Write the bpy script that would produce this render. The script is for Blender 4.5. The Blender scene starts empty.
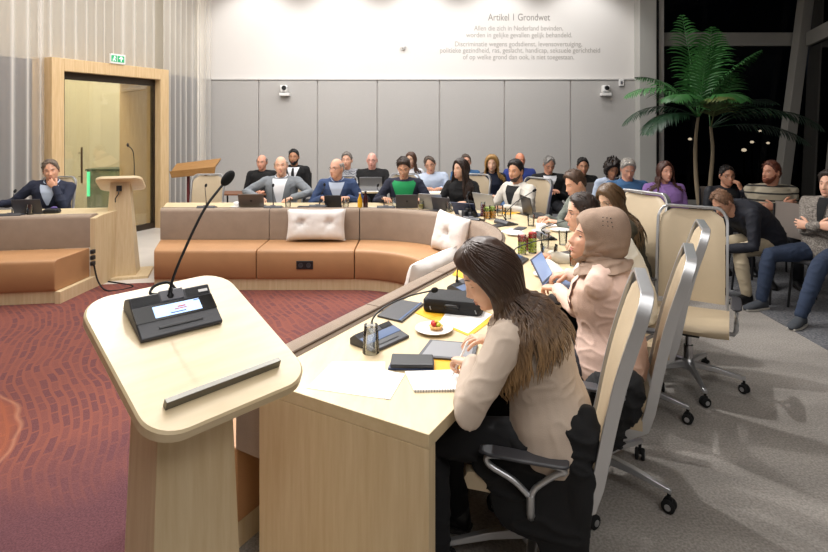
import bpy, math, random
from math import sin, cos, pi, radians as R, sqrt, atan2, exp
from mathutils import Vector as V, Matrix, noise
random.seed(7)
SC = bpy.context.scene
COL = SC.collection
EYE = 1.7
def P(px, py, z):
    """floor-plan point of something seen at (px, py) standing at height z"""
    d = 552.0*(EYE-z)/(py-123.0)
    return V(((px-414.0)/552.0*d, d, z))

# ------------------------------------------------------------------ materials
_M = {}
def nodes(name):
    m = bpy.data.materials.new(name); m.use_nodes = True
    nt = m.node_tree; b = nt.nodes['Principled BSDF']
    return m, nt, b
def c4(c): return (c[0], c[1], c[2], 1.0)
def sr(h):
    """hex sRGB to linear"""
    o = []
    for i in (0, 2, 4):
        v = int(h[i:i+2], 16)/255.0
        o.append(v/12.92 if v <= .04045 else ((v+.055)/1.055)**2.4)
    return tuple(o)
def mat(name, hexc, rough=.6, metal=0, bump=0, bscale=200, var=.0, vscale=8, trans=0, emit=0, sheen=0, coat=0, stretch=None, alpha=1, sss=0):
    if name in _M: return _M[name]
    c = sr(hexc)
    m, nt, b = nodes(name)
    b.inputs['Base Color'].default_value = c4(c)
    b.inputs['Roughness'].default_value = rough
    b.inputs['Metallic'].default_value = metal
    if trans: b.inputs['Transmission Weight'].default_value = trans
    if coat: b.inputs['Coat Weight'].default_value = coat
    if sheen: b.inputs['Sheen Weight'].default_value = sheen
    if alpha < 1: b.inputs['Alpha'].default_value = alpha
    if sss:
        b.inputs['Subsurface Weight'].default_value = sss
        b.inputs['Subsurface Radius'].default_value = (.01, .004, .002)
    if emit:
        b.inputs['Emission Color'].default_value = c4(c); b.inputs['Emission Strength'].default_value = emit
    if bump or var:
        tc = nt.nodes.new('ShaderNodeTexCoord'); mp = nt.nodes.new('ShaderNodeMapping')
        nt.links.new(tc.outputs['Object'], mp.inputs['Vector'])
        if stretch: mp.inputs['Scale'].default_value = stretch
    if bump:
        n = nt.nodes.new('ShaderNodeTexNoise'); n.inputs['Scale'].default_value = bscale; n.inputs['Detail'].default_value = 3
        bp = nt.nodes.new('ShaderNodeBump'); bp.inputs['Strength'].default_value = bump; bp.inputs['Distance'].default_value = .004
        nt.links.new(mp.outputs[0], n.inputs['Vector']); nt.links.new(n.outputs['Fac'], bp.inputs['Height']); nt.links.new(bp.outputs[0], b.inputs['Normal'])
    if var:
        n = nt.nodes.new('ShaderNodeTexNoise'); n.inputs['Scale'].default_value = vscale; n.inputs['Detail'].default_value = 5
        r = nt.nodes.new('ShaderNodeMapRange'); r.inputs[1].default_value = .3; r.inputs[2].default_value = .7
        r.inputs[3].default_value = 1-var; r.inputs[4].default_value = 1+var
        mx = nt.nodes.new('ShaderNodeVectorMath'); mx.operation = 'SCALE'; mx.inputs[0].default_value = c
        nt.links.new(mp.outputs[0], n.inputs['Vector']); nt.links.new(n.outputs['Fac'], r.inputs[0]); nt.links.new(r.outputs[0], mx.inputs['Scale'])
        nt.links.new(mx.outputs[0], b.inputs['Base Color'])
    _M[name] = m
    return m
def wood(name, hexa, hexb, sc=(14, 14, .8), rough=.45):
    if name in _M: return _M[name]
    m, nt, b = nodes(name)
    tc = nt.nodes.new('ShaderNodeTexCoord'); mp = nt.nodes.new('ShaderNodeMapping'); mp.inputs['Scale'].default_value = sc
    n = nt.nodes.new('ShaderNodeTexNoise'); n.inputs['Scale'].default_value = 4; n.inputs['Detail'].default_value = 7; n.inputs['Roughness'].default_value = .6
    cr = nt.nodes.new('ShaderNodeValToRGB')
    cr.color_ramp.elements[0].position = .3; cr.color_ramp.elements[0].color = c4(sr(hexa))
    cr.color_ramp.elements[1].position = .7; cr.color_ramp.elements[1].color = c4(sr(hexb))
    nt.links.new(tc.outputs['Object'], mp.inputs[0]); nt.links.new(mp.outputs[0], n.inputs['Vector']); nt.links.new(n.outputs['Fac'], cr.inputs[0]); nt.links.new(cr.outputs[0], b.inputs['Base Color'])
    b.inputs['Roughness'].default_value = rough
    _M[name] = m
    return m
def checks(name, hexes, scale, kind='plaid', rough=.9):
    """woven cloth with crossing bands or speckles"""
    if name in _M: return _M[name]
    m, nt, b = nodes(name)
    tc = nt.nodes.new('ShaderNodeTexCoord')
    cols = [sr(h) for h in hexes]
    if kind == 'speckle':
        n = nt.nodes.new('ShaderNodeTexNoise'); n.inputs['Scale'].default_value = scale; n.inputs['Detail'].default_value = 2
        nt.links.new(tc.outputs['Object'], n.inputs['Vector']); src = n.outputs['Fac']; lo, hi = .42, .58
    else:
        ws = []
        for ax in ('X', 'Z'):
            w = nt.nodes.new('ShaderNodeTexWave'); w.bands_direction = ax; w.inputs['Scale'].default_value = scale; w.inputs['Distortion'].default_value = .6
            nt.links.new(tc.outputs['Object'], w.inputs['Vector']); ws.append(w)
        if kind == 'stripe': src = ws[1].outputs['Fac']
        else:
            a = nt.nodes.new('ShaderNodeMath'); a.operation = 'MAXIMUM'
            nt.links.new(ws[0].outputs['Fac'], a.inputs[0]); nt.links.new(ws[1].outputs['Fac'], a.inputs[1]); src = a.outputs[0]
        lo, hi = .8, .93
    cr = nt.nodes.new('ShaderNodeValToRGB')
    cr.color_ramp.elements[0].position = lo; cr.color_ramp.elements[0].color = c4(cols[0])
    cr.color_ramp.elements[1].position = hi; cr.color_ramp.elements[1].color = c4(cols[1])
    nt.links.new(src, cr.inputs[0]); nt.links.new(cr.outputs[0], b.inputs['Base Color'])
    b.inputs['Roughness'].default_value = rough
    _M[name] = m
    return m
def glass_mat(name, tint='FFFFFF', refl=.12, opac=0.0, rough=.02, body='FFFFFF'):
    if name in _M: return _M[name]
    m = bpy.data.materials.new(name); m.use_nodes = True; nt = m.node_tree; nt.nodes.clear()
    out = nt.nodes.new('ShaderNodeOutputMaterial')
    t = nt.nodes.new('ShaderNodeBsdfTransparent'); t.inputs[0].default_value = c4(sr(tint))
    g = nt.nodes.new('ShaderNodeBsdfGlossy'); g.inputs['Roughness'].default_value = rough
    fr = nt.nodes.new('ShaderNodeFresnel'); fr.inputs[0].default_value = 1.45
    ad = nt.nodes.new('ShaderNodeMath'); ad.operation = 'ADD'; ad.inputs[1].default_value = refl; ad.use_clamp = True
    mx = nt.nodes.new('ShaderNodeMixShader')
    nt.links.new(fr.outputs[0], ad.inputs[0]); nt.links.new(ad.outputs[0], mx.inputs[0]); nt.links.new(t.outputs[0], mx.inputs[1]); nt.links.new(g.outputs[0], mx.inputs[2])
    last = mx
    if opac:
        d = nt.nodes.new('ShaderNodeBsdfDiffuse'); d.inputs[0].default_value = c4(sr(body))
        m2 = nt.nodes.new('ShaderNodeMixShader'); m2.inputs[0].default_value = opac
        nt.links.new(mx.outputs[0], m2.inputs[1]); nt.links.new(d.outputs[0], m2.inputs[2]); last = m2
    nt.links.new(last.outputs[0], out.inputs[0])
    _M[name] = m
    return m

# ------------------------------------------------------------------ mesh builder
class MB:
    def __init__(s): s.v = []; s.f = []; s.m = []; s.mi = 0
    def add(s, vs, fs, mi=None):
        o = len(s.v); s.v += [V(p) for p in vs]
        for f in fs:
            s.f.append([o+i for i in f]); s.m.append(s.mi if mi is None else mi)
        return s
    def box(s, c, sz, rot=None, mi=None, taper=1.0):
        x, y, z = sz[0]/2, sz[1]/2, sz[2]/2
        vs = [V((i*x*(taper if k > 0 else 1), j*y*(taper if k > 0 else 1), k*z)) for k in (-1, 1) for j in (-1, 1) for i in (-1, 1)]
        if rot is not None: vs = [rot @ p for p in vs]
        vs = [p+V(c) for p in vs]
        return s.add(vs, [(0, 2, 3, 1), (4, 5, 7, 6), (0, 1, 5, 4), (2, 6, 7, 3), (0, 4, 6, 2), (1, 3, 7, 5)], mi)
    def loft(s, rings, close=True, caps=True, mi=None):
        n = len(rings[0]); vs = [p for r in rings for p in r]; fs = []
        for k in range(len(rings)-1):
            for i in range(n if close else n-1):
                j = (i+1) % n
                fs.append((k*n+i, k*n+j, (k+1)*n+j, (k+1)*n+i))
        if caps and close:
            fs.append(tuple(reversed(range(n)))); fs.append(tuple((len(rings)-1)*n+i for i in range(n)))
        return s.add(vs, fs, mi)
    def tube(s, pts, rad, n=10, mi=None, flat=None, up=None, round_end=False):
        pts = [V(p) for p in pts]
        if not hasattr(rad, '__len__'): rad = [rad]*len(pts)
        rad = list(rad)
        if round_end:
            d0 = (pts[0]-pts[1]).normalized(); d1 = (pts[-1]-pts[-2]).normalized()
            r0, r1 = rad[0], rad[-1]
            pts = [pts[0]+d0*r0*.9, pts[0]+d0*r0*.6]+pts+[pts[-1]+d1*r1*.6, pts[-1]+d1*r1*.9]
            rad = [r0*.35, r0*.8]+rad+[r1*.8, r1*.35]
        rings = []; prev = None
        for i, p in enumerate(pts):
            a = pts[max(i-1, 0)]; b = pts[min(i+1, len(pts)-1)]
            t = (b-a).normalized()
            if prev is None:
                u = V(up) if up is not None else (V((0, 0, 1)) if abs(t.z) < .9 else V((1, 0, 0)))
            else: u = prev
            u = (u-t*u.dot(t))
            if u.length < 1e-6: u = t.orthogonal()
            u.normalize(); prev = u; w = t.cross(u)
            r = rad[i]; fl = 1 if flat is None else flat
            rings.append([p+(u*sin(2*pi*k/n)*fl+w*cos(2*pi*k/n))*r for k in range(n)])
        return s.loft(rings, mi=mi)
    def ell(s, c, r, nu=16, nv=10, rot=None, mi=None):
        rings = []; c = V(c)
        for j in range(nv+1):
            e = -pi/2+pi*j/nv; ce = max(cos(e), .002)
            ring = []
            for i in range(nu):
                a = 2*pi*i/nu; p = V((r[0]*ce*cos(a), r[1]*ce*sin(a), r[2]*sin(e)))
                if rot is not None: p = rot @ p
                ring.append(c+p)
            rings.append(ring)
        return s.loft(rings, mi=mi)
    def lathe(s, prof, c=(0, 0, 0), n=20, mi=None, axis=None):
        rings = []
        for r, z in prof:
            ring = [V((max(r, .0004)*cos(2*pi*i/n), max(r, .0004)*sin(2*pi*i/n), z)) for i in range(n)]
            if axis is not None: ring = [axis @ p for p in ring]
            rings.append([p+V(c) for p in ring])
        return s.loft(rings, mi=mi)
    def prism(s, poly, z0, z1, mi=None, fn=None):
        a = [V((p[0], p[1], z0)) for p in poly]; b = [V((p[0], p[1], z1)) for p in poly]
        if fn: a = [fn(p) for p in a]; b = [fn(p) for p in b]
        return s.loft([a, b], mi=mi)
    def grid(s, rows, mi=None):
        return s.loft(rows, close=False, caps=False, mi=mi)
    def mesh(s, name, mats, smooth=40):
        me = bpy.data.meshes.new(name)
        me.from_pydata([tuple(p) for p in s.v], [], s.f)
        for m in (mats if isinstance(mats, (list, tuple)) else [mats]): me.materials.append(m)
        if isinstance(mats, (list, tuple)) and len(mats) > 1: me.polygons.foreach_set('material_index', s.m)
        import bmesh
        bm = bmesh.new(); bm.from_mesh(me); bmesh.ops.recalc_face_normals(bm, faces=bm.faces); bm.to_mesh(me); bm.free()
        if smooth:
            me.shade_smooth()
            if smooth < 180: me.set_sharp_from_angle(angle=R(smooth))
        me.update()
        return me
    def build(s, name, mats, parent=None, smooth=40, bevel=0, seg=2, loc=None, rotz=None):
        return link(name, s.mesh(name, mats, smooth), parent, bevel, seg, loc, rotz)
def link(name, me, parent=None, bevel=0, seg=2, loc=None, rotz=None):
    o = bpy.data.objects.new(name, me); COL.objects.link(o)
    if parent is not None: o.parent = parent
    if loc is not None: o.location = loc
    if rotz is not None: o.rotation_euler.z = rotz
    if bevel:
        b = o.modifiers.new('bevel', 'BEVEL'); b.width = bevel; b.segments = seg; b.limit_method = 'ANGLE'; b.angle_limit = R(40)
    return o
def tag(o, label=None, cat=None, group=None, kind=None):
    if label: o['label'] = label
    if cat: o['category'] = cat
    if group: o['group'] = group
    if kind: o['kind'] = kind
    return o
def thing(name, label, cat, loc=(0, 0, 0), rotz=0, group=None):
    o = bpy.data.objects.new(name, None); COL.objects.link(o); o.empty_display_size = .1
    o.location = loc; o.rotation_euler = (0, 0, rotz)
    return tag(o, label, cat, group)
def copy_tree(o, parent=None):
    c = o.copy(); COL.objects.link(c)
    if parent is not None: c.parent = parent
    for ch in [x for x in COL.objects if x.parent == o]: copy_tree(ch, c)
    return c
def dup(src, loc, rotz, label, group=None):
    c = copy_tree(src); c.location = loc; c.rotation_euler = (0, 0, rotz); c['label'] = label
    if group: c['group'] = group
    elif 'group' in c: del c['group']
    return c
def rrect(w, d, r, n=6):
    o = []
    for cx, cy, a0 in ((w/2-r, d/2-r, 0), (-w/2+r, d/2-r, 90), (-w/2+r, -d/2+r, 180), (w/2-r, -d/2+r, 270)):
        for i in range(n+1):
            a = R(a0+90*i/n); o.append((cx+r*cos(a), cy+r*sin(a)))
    return o
def RZ(a): return Matrix.Rotation(a, 3, 'Z')
def RX(a): return Matrix.Rotation(a, 3, 'X')
def RY(a): return Matrix.Rotation(a, 3, 'Y')
def smooth01(t):
    t = max(0, min(1, t)); return t*t*(3-2*t)
def interp(x, pts):
    if x <= pts[0][0]: return pts[0][1]
    for (a, fa), (b, fb) in zip(pts, pts[1:]):
        if x <= b:
            t = (x-a)/(b-a); t = t*t*(3-2*t); return fa+(fb-fa)*t
    return pts[-1][1]
def catmull(pts, k=6):
    pts = [V(p) for p in pts]; o = []
    q = [pts[0]*2-pts[1]]+pts+[pts[-1]*2-pts[-2]]
    for i in range(1, len(q)-2):
        for j in range(k):
            t = j/k
            o.append(.5*((2*q[i])+(q[i+1]-q[i-1])*t+(2*q[i-1]-5*q[i]+4*q[i+1]-q[i+2])*t*t+(3*q[i]-q[i-1]-3*q[i+1]+q[i+2])*t**3))
    o.append(pts[-1]); return o
# ------------------------------------------------------------------ shared materials
OAK = wood('pale oak veneer', 'C9B088', 'D8C4A0', (10, 10, .7))
OAKH = wood('pale oak worktop', 'C8B38C', 'D4C19D', (6, 1.2, 6), .38)
OAKD = wood('golden oak frame', 'C9A878', 'DDC197', (12, 12, .7))
TAN = mat('tan leather', 'AC8058', .5, bump=.35, bscale=260, var=.06, vscale=5)
TAUPE = mat('taupe wool upholstery', '93806F', .95, bump=.8, bscale=500, var=.07, vscale=9, sheen=.2)
WHITEFAB = mat('white quilted cotton', 'E4E0DC', .9, bump=.5, bscale=60, var=.04)
CREAM = mat('cream leather', 'B8A68A', .5, bump=.15, bscale=350, var=.03)
SILVER = mat('satin aluminium', 'BDBEC0', .32, metal=.75)
CHROME = mat('polished steel', 'C8C8CC', .18, metal=1)
BLACK = mat('black plastic', '17171A', .45)
BLACKM = mat('matt black rubber', '0E0E0F', .85)
DGREY = mat('dark grey plastic', '3B3B3F', .42, bump=.1, bscale=500)
MGREY = mat('mid grey plastic', '66666C', .45)
WHITE = mat('white plastic', 'E9E8E6', .45)
PAPER = mat('white paper', 'F6F5F3', .8)
CHINA = mat('white china', 'F4F2EE', .2, coat=.5)
YELLOW = mat('yellow folder card', 'E3A913', .6)
GLASS = glass_mat('clear drinking glass', 'FAFCFC', .06)
PANE = glass_mat('door glass', 'F0F2EC', .03)
NIGHTGLASS = glass_mat('window glass', '8A8A8A', -.025, rough=.05)
FOAM = mat('black foam', '0B0B0C', .95, bump=.6, bscale=900)

# ------------------------------------------------------------------ room
YB = 10.6
def struct(name, mb, m, **k):
    o = mb.build(name, m, **k); o['kind'] = 'structure'; return o
def carpet(name, a, b, sc, pattern=None):
    m, nt, bs = nodes(name)
    tc = nt.nodes.new('ShaderNodeTexCoord')
    n = nt.nodes.new('ShaderNodeTexNoise'); n.inputs['Scale'].default_value = sc; n.inputs['Detail'].default_value = 4
    cr = nt.nodes.new('ShaderNodeValToRGB')
    cr.color_ramp.elements[0].position = .35; cr.color_ramp.elements[0].color = c4(sr(a))
    cr.color_ramp.elements[1].position = .65; cr.color_ramp.elements[1].color = c4(sr(b))
    nt.links.new(tc.outputs['Object'], n.inputs['Vector']); nt.links.new(n.outputs['Fac'], cr.inputs[0])
    col = cr.outputs[0]
    if pattern == 'dash':
        def math_(op, a, b=None, c=None, clamp=False):
            n = nt.nodes.new('ShaderNodeMath'); n.operation = op; n.use_clamp = clamp
            for k, q in enumerate((a, b, c)):
                if q is None: continue
                if isinstance(q, (int, float)): n.inputs[k].default_value = q
                else: nt.links.new(q, n.inputs[k])
            return n.outputs[0]
        sx = nt.nodes.new('ShaderNodeSeparateXYZ'); nt.links.new(tc.outputs['Object'], sx.inputs[0])
        big = nt.nodes.new('ShaderNodeTexNoise'); big.inputs['Scale'].default_value = 1.3; big.inputs['Detail'].default_value = 2; nt.links.new(tc.outputs['Object'], big.inputs['Vector'])
        # woven dashes of maroon on a rust ground
        wn = nt.nodes.new('ShaderNodeTexNoise'); wn.inputs['Scale'].default_value = .8; nt.links.new(tc.outputs['Object'], wn.inputs['Vector'])
        mp = nt.nodes.new('ShaderNodeMapping'); mp.inputs['Rotation'].default_value = (0, 0, R(58)); nt.links.new(tc.outputs['Object'], mp.inputs[0])
        wv = nt.nodes.new('ShaderNodeVectorMath'); wv.operation = 'MULTIPLY_ADD'; wv.inputs[1].default_value = (.5, .5, 0); nt.links.new(wn.outputs['Color'], wv.inputs[0]); nt.links.new(mp.outputs[0], wv.inputs[2])
        br = nt.nodes.new('ShaderNodeTexBrick'); br.inputs['Scale'].default_value = 4.2; br.inputs['Mortar Size'].default_value = .045; br.inputs['Mortar Smooth'].default_value = .4
        br.inputs['Brick Width'].default_value = .60; br.inputs['Row Height'].default_value = .22; br.inputs['Bias'].default_value = -.1
        br.inputs['Color1'].default_value = (1, 1, 1, 1); br.inputs['Color2'].default_value = (.15, .15, .15, 1); br.inputs['Mortar'].default_value = (0, 0, 0, 1)
        nt.links.new(wv.outputs[0], br.inputs['Vector'])
        g = math_('MULTIPLY_ADD', sx.outputs['Y'], .5, math_('MULTIPLY_ADD', sx.outputs['X'], -1.0, math_('MULTIPLY_ADD', big.outputs['Fac'], 1.6, -3.55)))
        rust = math_('MULTIPLY', math_('MULTIPLY', g, 1.6, clamp=True), .62)
        keep = math_('MULTIPLY_ADD', br.outputs['Color'], -.75, 1.0)
        fac = math_('MULTIPLY', rust, keep)
        mix = nt.nodes.new('ShaderNodeMix'); mix.data_type = 'RGBA'; mix.inputs['B'].default_value = c4(sr('8A4C38'))
        nt.links.new(fac, mix.inputs['Factor']); nt.links.new(col, mix.inputs['A']); col = mix.outputs['Result']
        # broad orange leaf shape with a pale outline at the left of the ring
        dx = math_('MULTIPLY_ADD', sx.outputs['X'], 1.0, 2.98); dy = math_('MULTIPLY_ADD', sx.outputs['Y'], 1.05, -2.75)
        wob = math_('MULTIPLY_ADD', big.outputs['Fac'], .35, -.17)
        dist = math_('ADD', math_('SQRT', math_('ADD', math_('MULTIPLY', dx, dx), math_('MULTIPLY', dy, dy))), wob)
        leaf = math_('MULTIPLY', math_('MULTIPLY_ADD', dist, -14, 13.2, clamp=True), .55)
        ring = math_('MULTIPLY', math_('MULTIPLY_ADD', math_('ABSOLUTE', math_('SUBTRACT', dist, .92)), -60, 1.0, clamp=True), .35)
        mix = nt.nodes.new('ShaderNodeMix'); mix.data_type = 'RGBA'; mix.inputs['B'].default_value = c4(sr('95502F'))
        nt.links.new(leaf, mix.inputs['Factor']); nt.links.new(col, mix.inputs['A']); col = mix.outputs['Result']
        mix = nt.nodes.new('ShaderNodeMix'); mix.data_type = 'RGBA'; mix.inputs['B'].default_value = c4(sr('C08A6A'))
        nt.links.new(ring, mix.inputs['Factor']); nt.links.new(col, mix.inputs['A']); col = mix.outputs['Result']
    if pattern == 'drift':
        big = nt.nodes.new('ShaderNodeTexNoise'); big.inputs['Scale'].default_value = 1.2; big.inputs['Detail'].default_value = 6
        mp = nt.nodes.new('ShaderNodeMapping'); mp.inputs['Scale'].default_value = (1, 2.6, 1); mp.inputs['Rotation'].default_value = (0, 0, .5)
        nt.links.new(tc.outputs['Object'], mp.inputs[0]); nt.links.new(mp.outputs[0], big.inputs['Vector'])
        mr = nt.nodes.new('ShaderNodeMapRange'); mr.inputs[1].default_value = .35; mr.inputs[2].default_value = .65; mr.inputs[3].default_value = .84; mr.inputs[4].default_value = 1.12; nt.links.new(big.outputs['Fac'], mr.inputs[0])
        mx = nt.nodes.new('ShaderNodeVectorMath'); mx.operation = 'SCALE'; nt.links.new(col, mx.inputs[0]); nt.links.new(mr.outputs[0], mx.inputs['Scale']); col = mx.outputs[0]
    nt.links.new(col, bs.inputs['Base Color']); bs.inputs['Roughness'].default_value = 1
    bp = nt.nodes.new('ShaderNodeBump'); bp.inputs['Strength'].default_value = .6; bp.inputs['Distance'].default_value = .004
    n2 = nt.nodes.new('ShaderNodeTexNoise'); n2.inputs['Scale'].default_value = 260; nt.links.new(tc.outputs['Object'], n2.inputs['Vector'])
    nt.links.new(n2.outputs['Fac'], bp.inputs['Height']); nt.links.new(bp.outputs[0], bs.inputs['Normal'])
    return m
GREYC = carpet('warm grey carpet', '857F79', 'A39D96', 90, 'drift')
DARKC = carpet('speckled dark grey carpet', '4E4F53', '77777A', 60, 'drift')
MAROON = carpet('maroon patterned carpet', '4A262B', '5E373C', 130, 'dash')
PALEF = mat('pale stone floor', 'C9C2BA', .35, var=.08, vscale=3)
struct('floor', MB().prism([(-9, -3.4), (7.4, -3.4), (7.4, 11), (-9, 11)], -.1, 0), GREYC, smooth=0)
struct('floor_dark_carpet', MB().prism([(3.02, 1.0), (6.9, 1.0), (7.2, 10.55), (2.3, 10.55), (2.5, 7.5), (3.12, 5.3)], .0, .004), DARKC, smooth=0)
struct('floor_pale_stone', MB().prism([(-9, 5.5), (-2.2, 5.5), (-2.2, 8.0), (-3.0, 10.5), (-9, 10.5)], .0, .004), PALEF, smooth=0)
struct('floor_maroon_carpet', MB().prism([(-6, .0), (-1.0, .0), (-.9, 2.2), (.6, 4.0), (.5, 5.6), (-1.0, 6.1), (-3.5, 5.75), (-4.5, 6.2), (-6.5, 6)], .004, .009), MAROON, smooth=0)
WALLM = mat('white painted wall', 'E0DCD8', .8, bump=.05, bscale=80)
FELT = mat('grey felt panel', 'B4B1AE', .95, bump=.5, bscale=400, var=.02, vscale=40)
struct('wall_back', MB().box((.2, YB+.1, 2.3), (9.2, .2, 4.8)), WALLM, smooth=0)
xs = [-4.0]+[(px-414)/552*YB for px in (259.5, 318, 377.5, 439.5, 504, 570, 635)]
for i, (a, b) in enumerate(zip(xs, xs[1:])):
    o = MB().box(((a+b)/2, YB-.02, 1.265), (b-a-.022, .05, 2.5)).build('trim_%d' % (i+1), FELT, smooth=0, bevel=.006); o['kind'] = 'structure'
struct('trim_8', MB().box((.1, YB-.03, 2.535), (8.3, .06, .022)), mat('aluminium cap rail', 'D2D0CE', .4, metal=.3), smooth=0)
# ceiling
struct('ceiling', MB().box((-.6, 3.8, 4.68), (17, 15, .1)), mat('ceiling board', 'CFCAC4', .9), smooth=0)
struct('wall_rear', MB().box((-.6, -3.5, 2.3), (17, .1, 4.8)), mat('rear wall paint', 'A8A29B', .9), smooth=0)
struct('wall_left', MB().box((-9.05, 3.5, 2.3), (.1, 14.2, 4.8)), mat('beige wall', 'C9BFAE', .9), smooth=0)

# right: pillar, window frames, night outside
PILL = mat('pale grey pillar', 'B4B3AE', .7)
FR = mat('warm grey window frame', '8F8C86', .55)
DK = mat('dark window seal', '16161A', .5)
struct('wall_pillar', MB().box((4.39, YB+.0, 2.3), (.32, .5, 4.8)), PILL, smooth=0, bevel=.01)
struct('trim_9', MB().box((4.60, YB+.03, 2.3), (.10, .3, 4.8)), DK, smooth=0)
YW = 10.8
w = MB().box((4.75, YW, 2.3), (.18, .16, 4.8)).box((6.25, YW, 3.33), (2.84, .14, .26)).box((6.25, YW, .1), (2.84, .14, .2)).box((6.25, YW, 4.6), (2.84, .14, .2))
fo = struct('window_1', w, FR, smooth=0, bevel=.006)
for (z0, z1) in ((.2, 3.2), (3.46, 4.5)):
    g = MB().box((6.25, YW, (z0+z1)/2), (2.84, .02, z1-z0)).build('window_pane', NIGHTGLASS, fo, smooth=0)
# leaning corner column
cb = V((6.93, 10.5, 0)); ct = V((7.62, 10.62, 4.7))
m = MB(); m.loft([[p+V((i, j, 0)) for i, j in ((-.1, -.1), (.1, -.1), (.1, .1), (-.1, .1))] for p in (cb, ct)])
struct('wall_corner_column', m, FR, smooth=0, bevel=.01)
# side window going towards the camera
c0 = V((7.15, 10.4, 0)); c1 = V((4.3, 3.2, 0)); dv = (c1-c0); L = dv.length; du = dv/L
ang = atan2(du.y, du.x); rot = RZ(ang)
lean = lambda z: .10*z
m = MB()
for z, h in ((.1, .2), (3.28, .26), (4.6, .2)):
    m.box(c0+du*(L/2)+V((lean(z), 0, z)), (L, .16, h), rot)
for k in (1.9, 3.8, 5.7):
    p = c0+du*k
    m.loft([[p+V((lean(z), 0, z))+rot @ V((i, j, 0)) for i, j in ((-.06, -.08), (.06, -.08), (.06, .08), (-.06, .08))] for z in (.1, 4.6)])
fo = struct('window_2', m, FR, smooth=0, bevel=.006)
for (z0, z1) in ((.2, 3.15), (3.41, 4.5)):
    a, b = c0+V((lean(z0), 0, z0)), c0+V((lean(z1), 0, z1)); n = V((-du.y, du.x, 0))*.01
    MB().loft([[a-n, a+n, a+du*L+n, a+du*L-n], [b-n, b+n, b+du*L+n, b+du*L-n]]).build('window_pane', NIGHTGLASS, fo, smooth=0)
# the night outside: dark ground, a faint building mass and street lamps
NIGHT = mat('night ground', '0C0D10', 1)
struct('exterior_ground', MB().prism([(7.4, 11.1), (60, -5), (60, 60), (2, 60), (2, 11.1)], -4, -3.9), NIGHT, smooth=0)
LAMP = mat('distant lamp glow', 'FFE9C8', emit=9)
for i, (px, py, d, lb) in enumerate([(648, 131, 30, 'distant street lamp seen low beside the pillar'), (690, 139, 34, 'distant street lamp left of the palm trunks'), (752, 142, 34, 'distant street lamp left of the bearded man'), (768, 143, 38, 'distant street lamp just above the bearded man'), (744, 150, 26, 'lowest distant street lamp over the man with glasses'), (760, 131, 44, 'topmost distant street lamp between mullions')]):
    p = V(((px-414)/552*d, d, EYE-(py-123)/552*d))
    t = thing('street_lamp', lb, 'street lamp', (p.x, p.y, -3.9), 0)
    MB().ell((0, 0, p.z+3.9), (.11, .11, .08)).build('lamp_head', LAMP, t)
    MB().tube([(0, 0, 0), (0, 0, p.z+3.85)], [.07, .04], 8).build('lamp_post', NIGHT, t)

# left: glazed front with door portal and sheer curtain
DA, DB = V((-4.87, 7.3, 0)), V((-4.13, 9.1, 0))
dd = (DB-DA); DL = dd.length; du = dd/DL; dn = V((-du.y, du.x, 0))   # dn points out to the corridor (left)
rot = RZ(atan2(du.y, du.x))
HT = 2.57
m = MB()
fw = .17; dep = .80
def dbox(m, u0, u1, n0, n1, z0, z1):
    return m.loft([[DA+du*u+dn*n+V((0, 0, z)) for u, n in ((u0, n0), (u1, n0), (u1, n1), (u0, n1))] for z in (z0, z1)])
dbox(m, 0, fw, -.12, dep, 0, HT); dbox(m, DL-fw, DL, -.12, dep, 0, HT); dbox(m, fw, DL-fw, -.12, dep, HT-fw, HT)
dt = struct('door_1', m, OAKD, smooth=0, bevel=.004)
m = MB(); dbox(m, fw, DL-fw, .0, .08, HT-fw-.10, HT-fw); dbox(m, fw, fw+.03, .0, .08, 0, HT-fw); dbox(m, fw+.06, fw+.09, .0, .06, 0, HT-fw); dbox(m, DL-fw-.025, DL-fw, .0, .08, 0, HT-fw)
dbox(m, fw, DL-fw, .0, .06, 0, .09)
m.build('door_rail', mat('bronze metal', '4A4036', .4, metal=.7), dt, smooth=0)
m = MB(); dbox(m, fw+.09, DL-fw-.025, .025, .035, .09, HT-fw-.1); m.build('door_glass', PANE, dt, smooth=0)
hp = DA+du*(fw+.30)-dn*.05
MB().tube([hp+V((0, 0, .86)), hp+V((0, 0, 1.36))], .013, 8).tube([hp+V((0, 0, .95)), hp+dn*.06+V((0, 0, .95))], .008, 6).tube([hp+V((0, 0, 1.28)), hp+dn*.06+V((0, 0, 1.28))], .008, 6).build('door_handle', mat('brushed bronze', '7A6A55', .35, metal=.9), dt)
# corridor beyond the glass
CW = mat('cream corridor wall', 'CFC4AA', .8)
struct('wall_corridor', MB().box((-7.0, 9.0, 2.3), (.1, 6, 4.8)), CW, smooth=0)
struct('wall_corridor_end', MB().box((-5.6, 10.9, 2.3), (3.3, .1, 4.8)), mat('cream corridor end wall', 'D2C8AE', .8), smooth=0)
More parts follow.
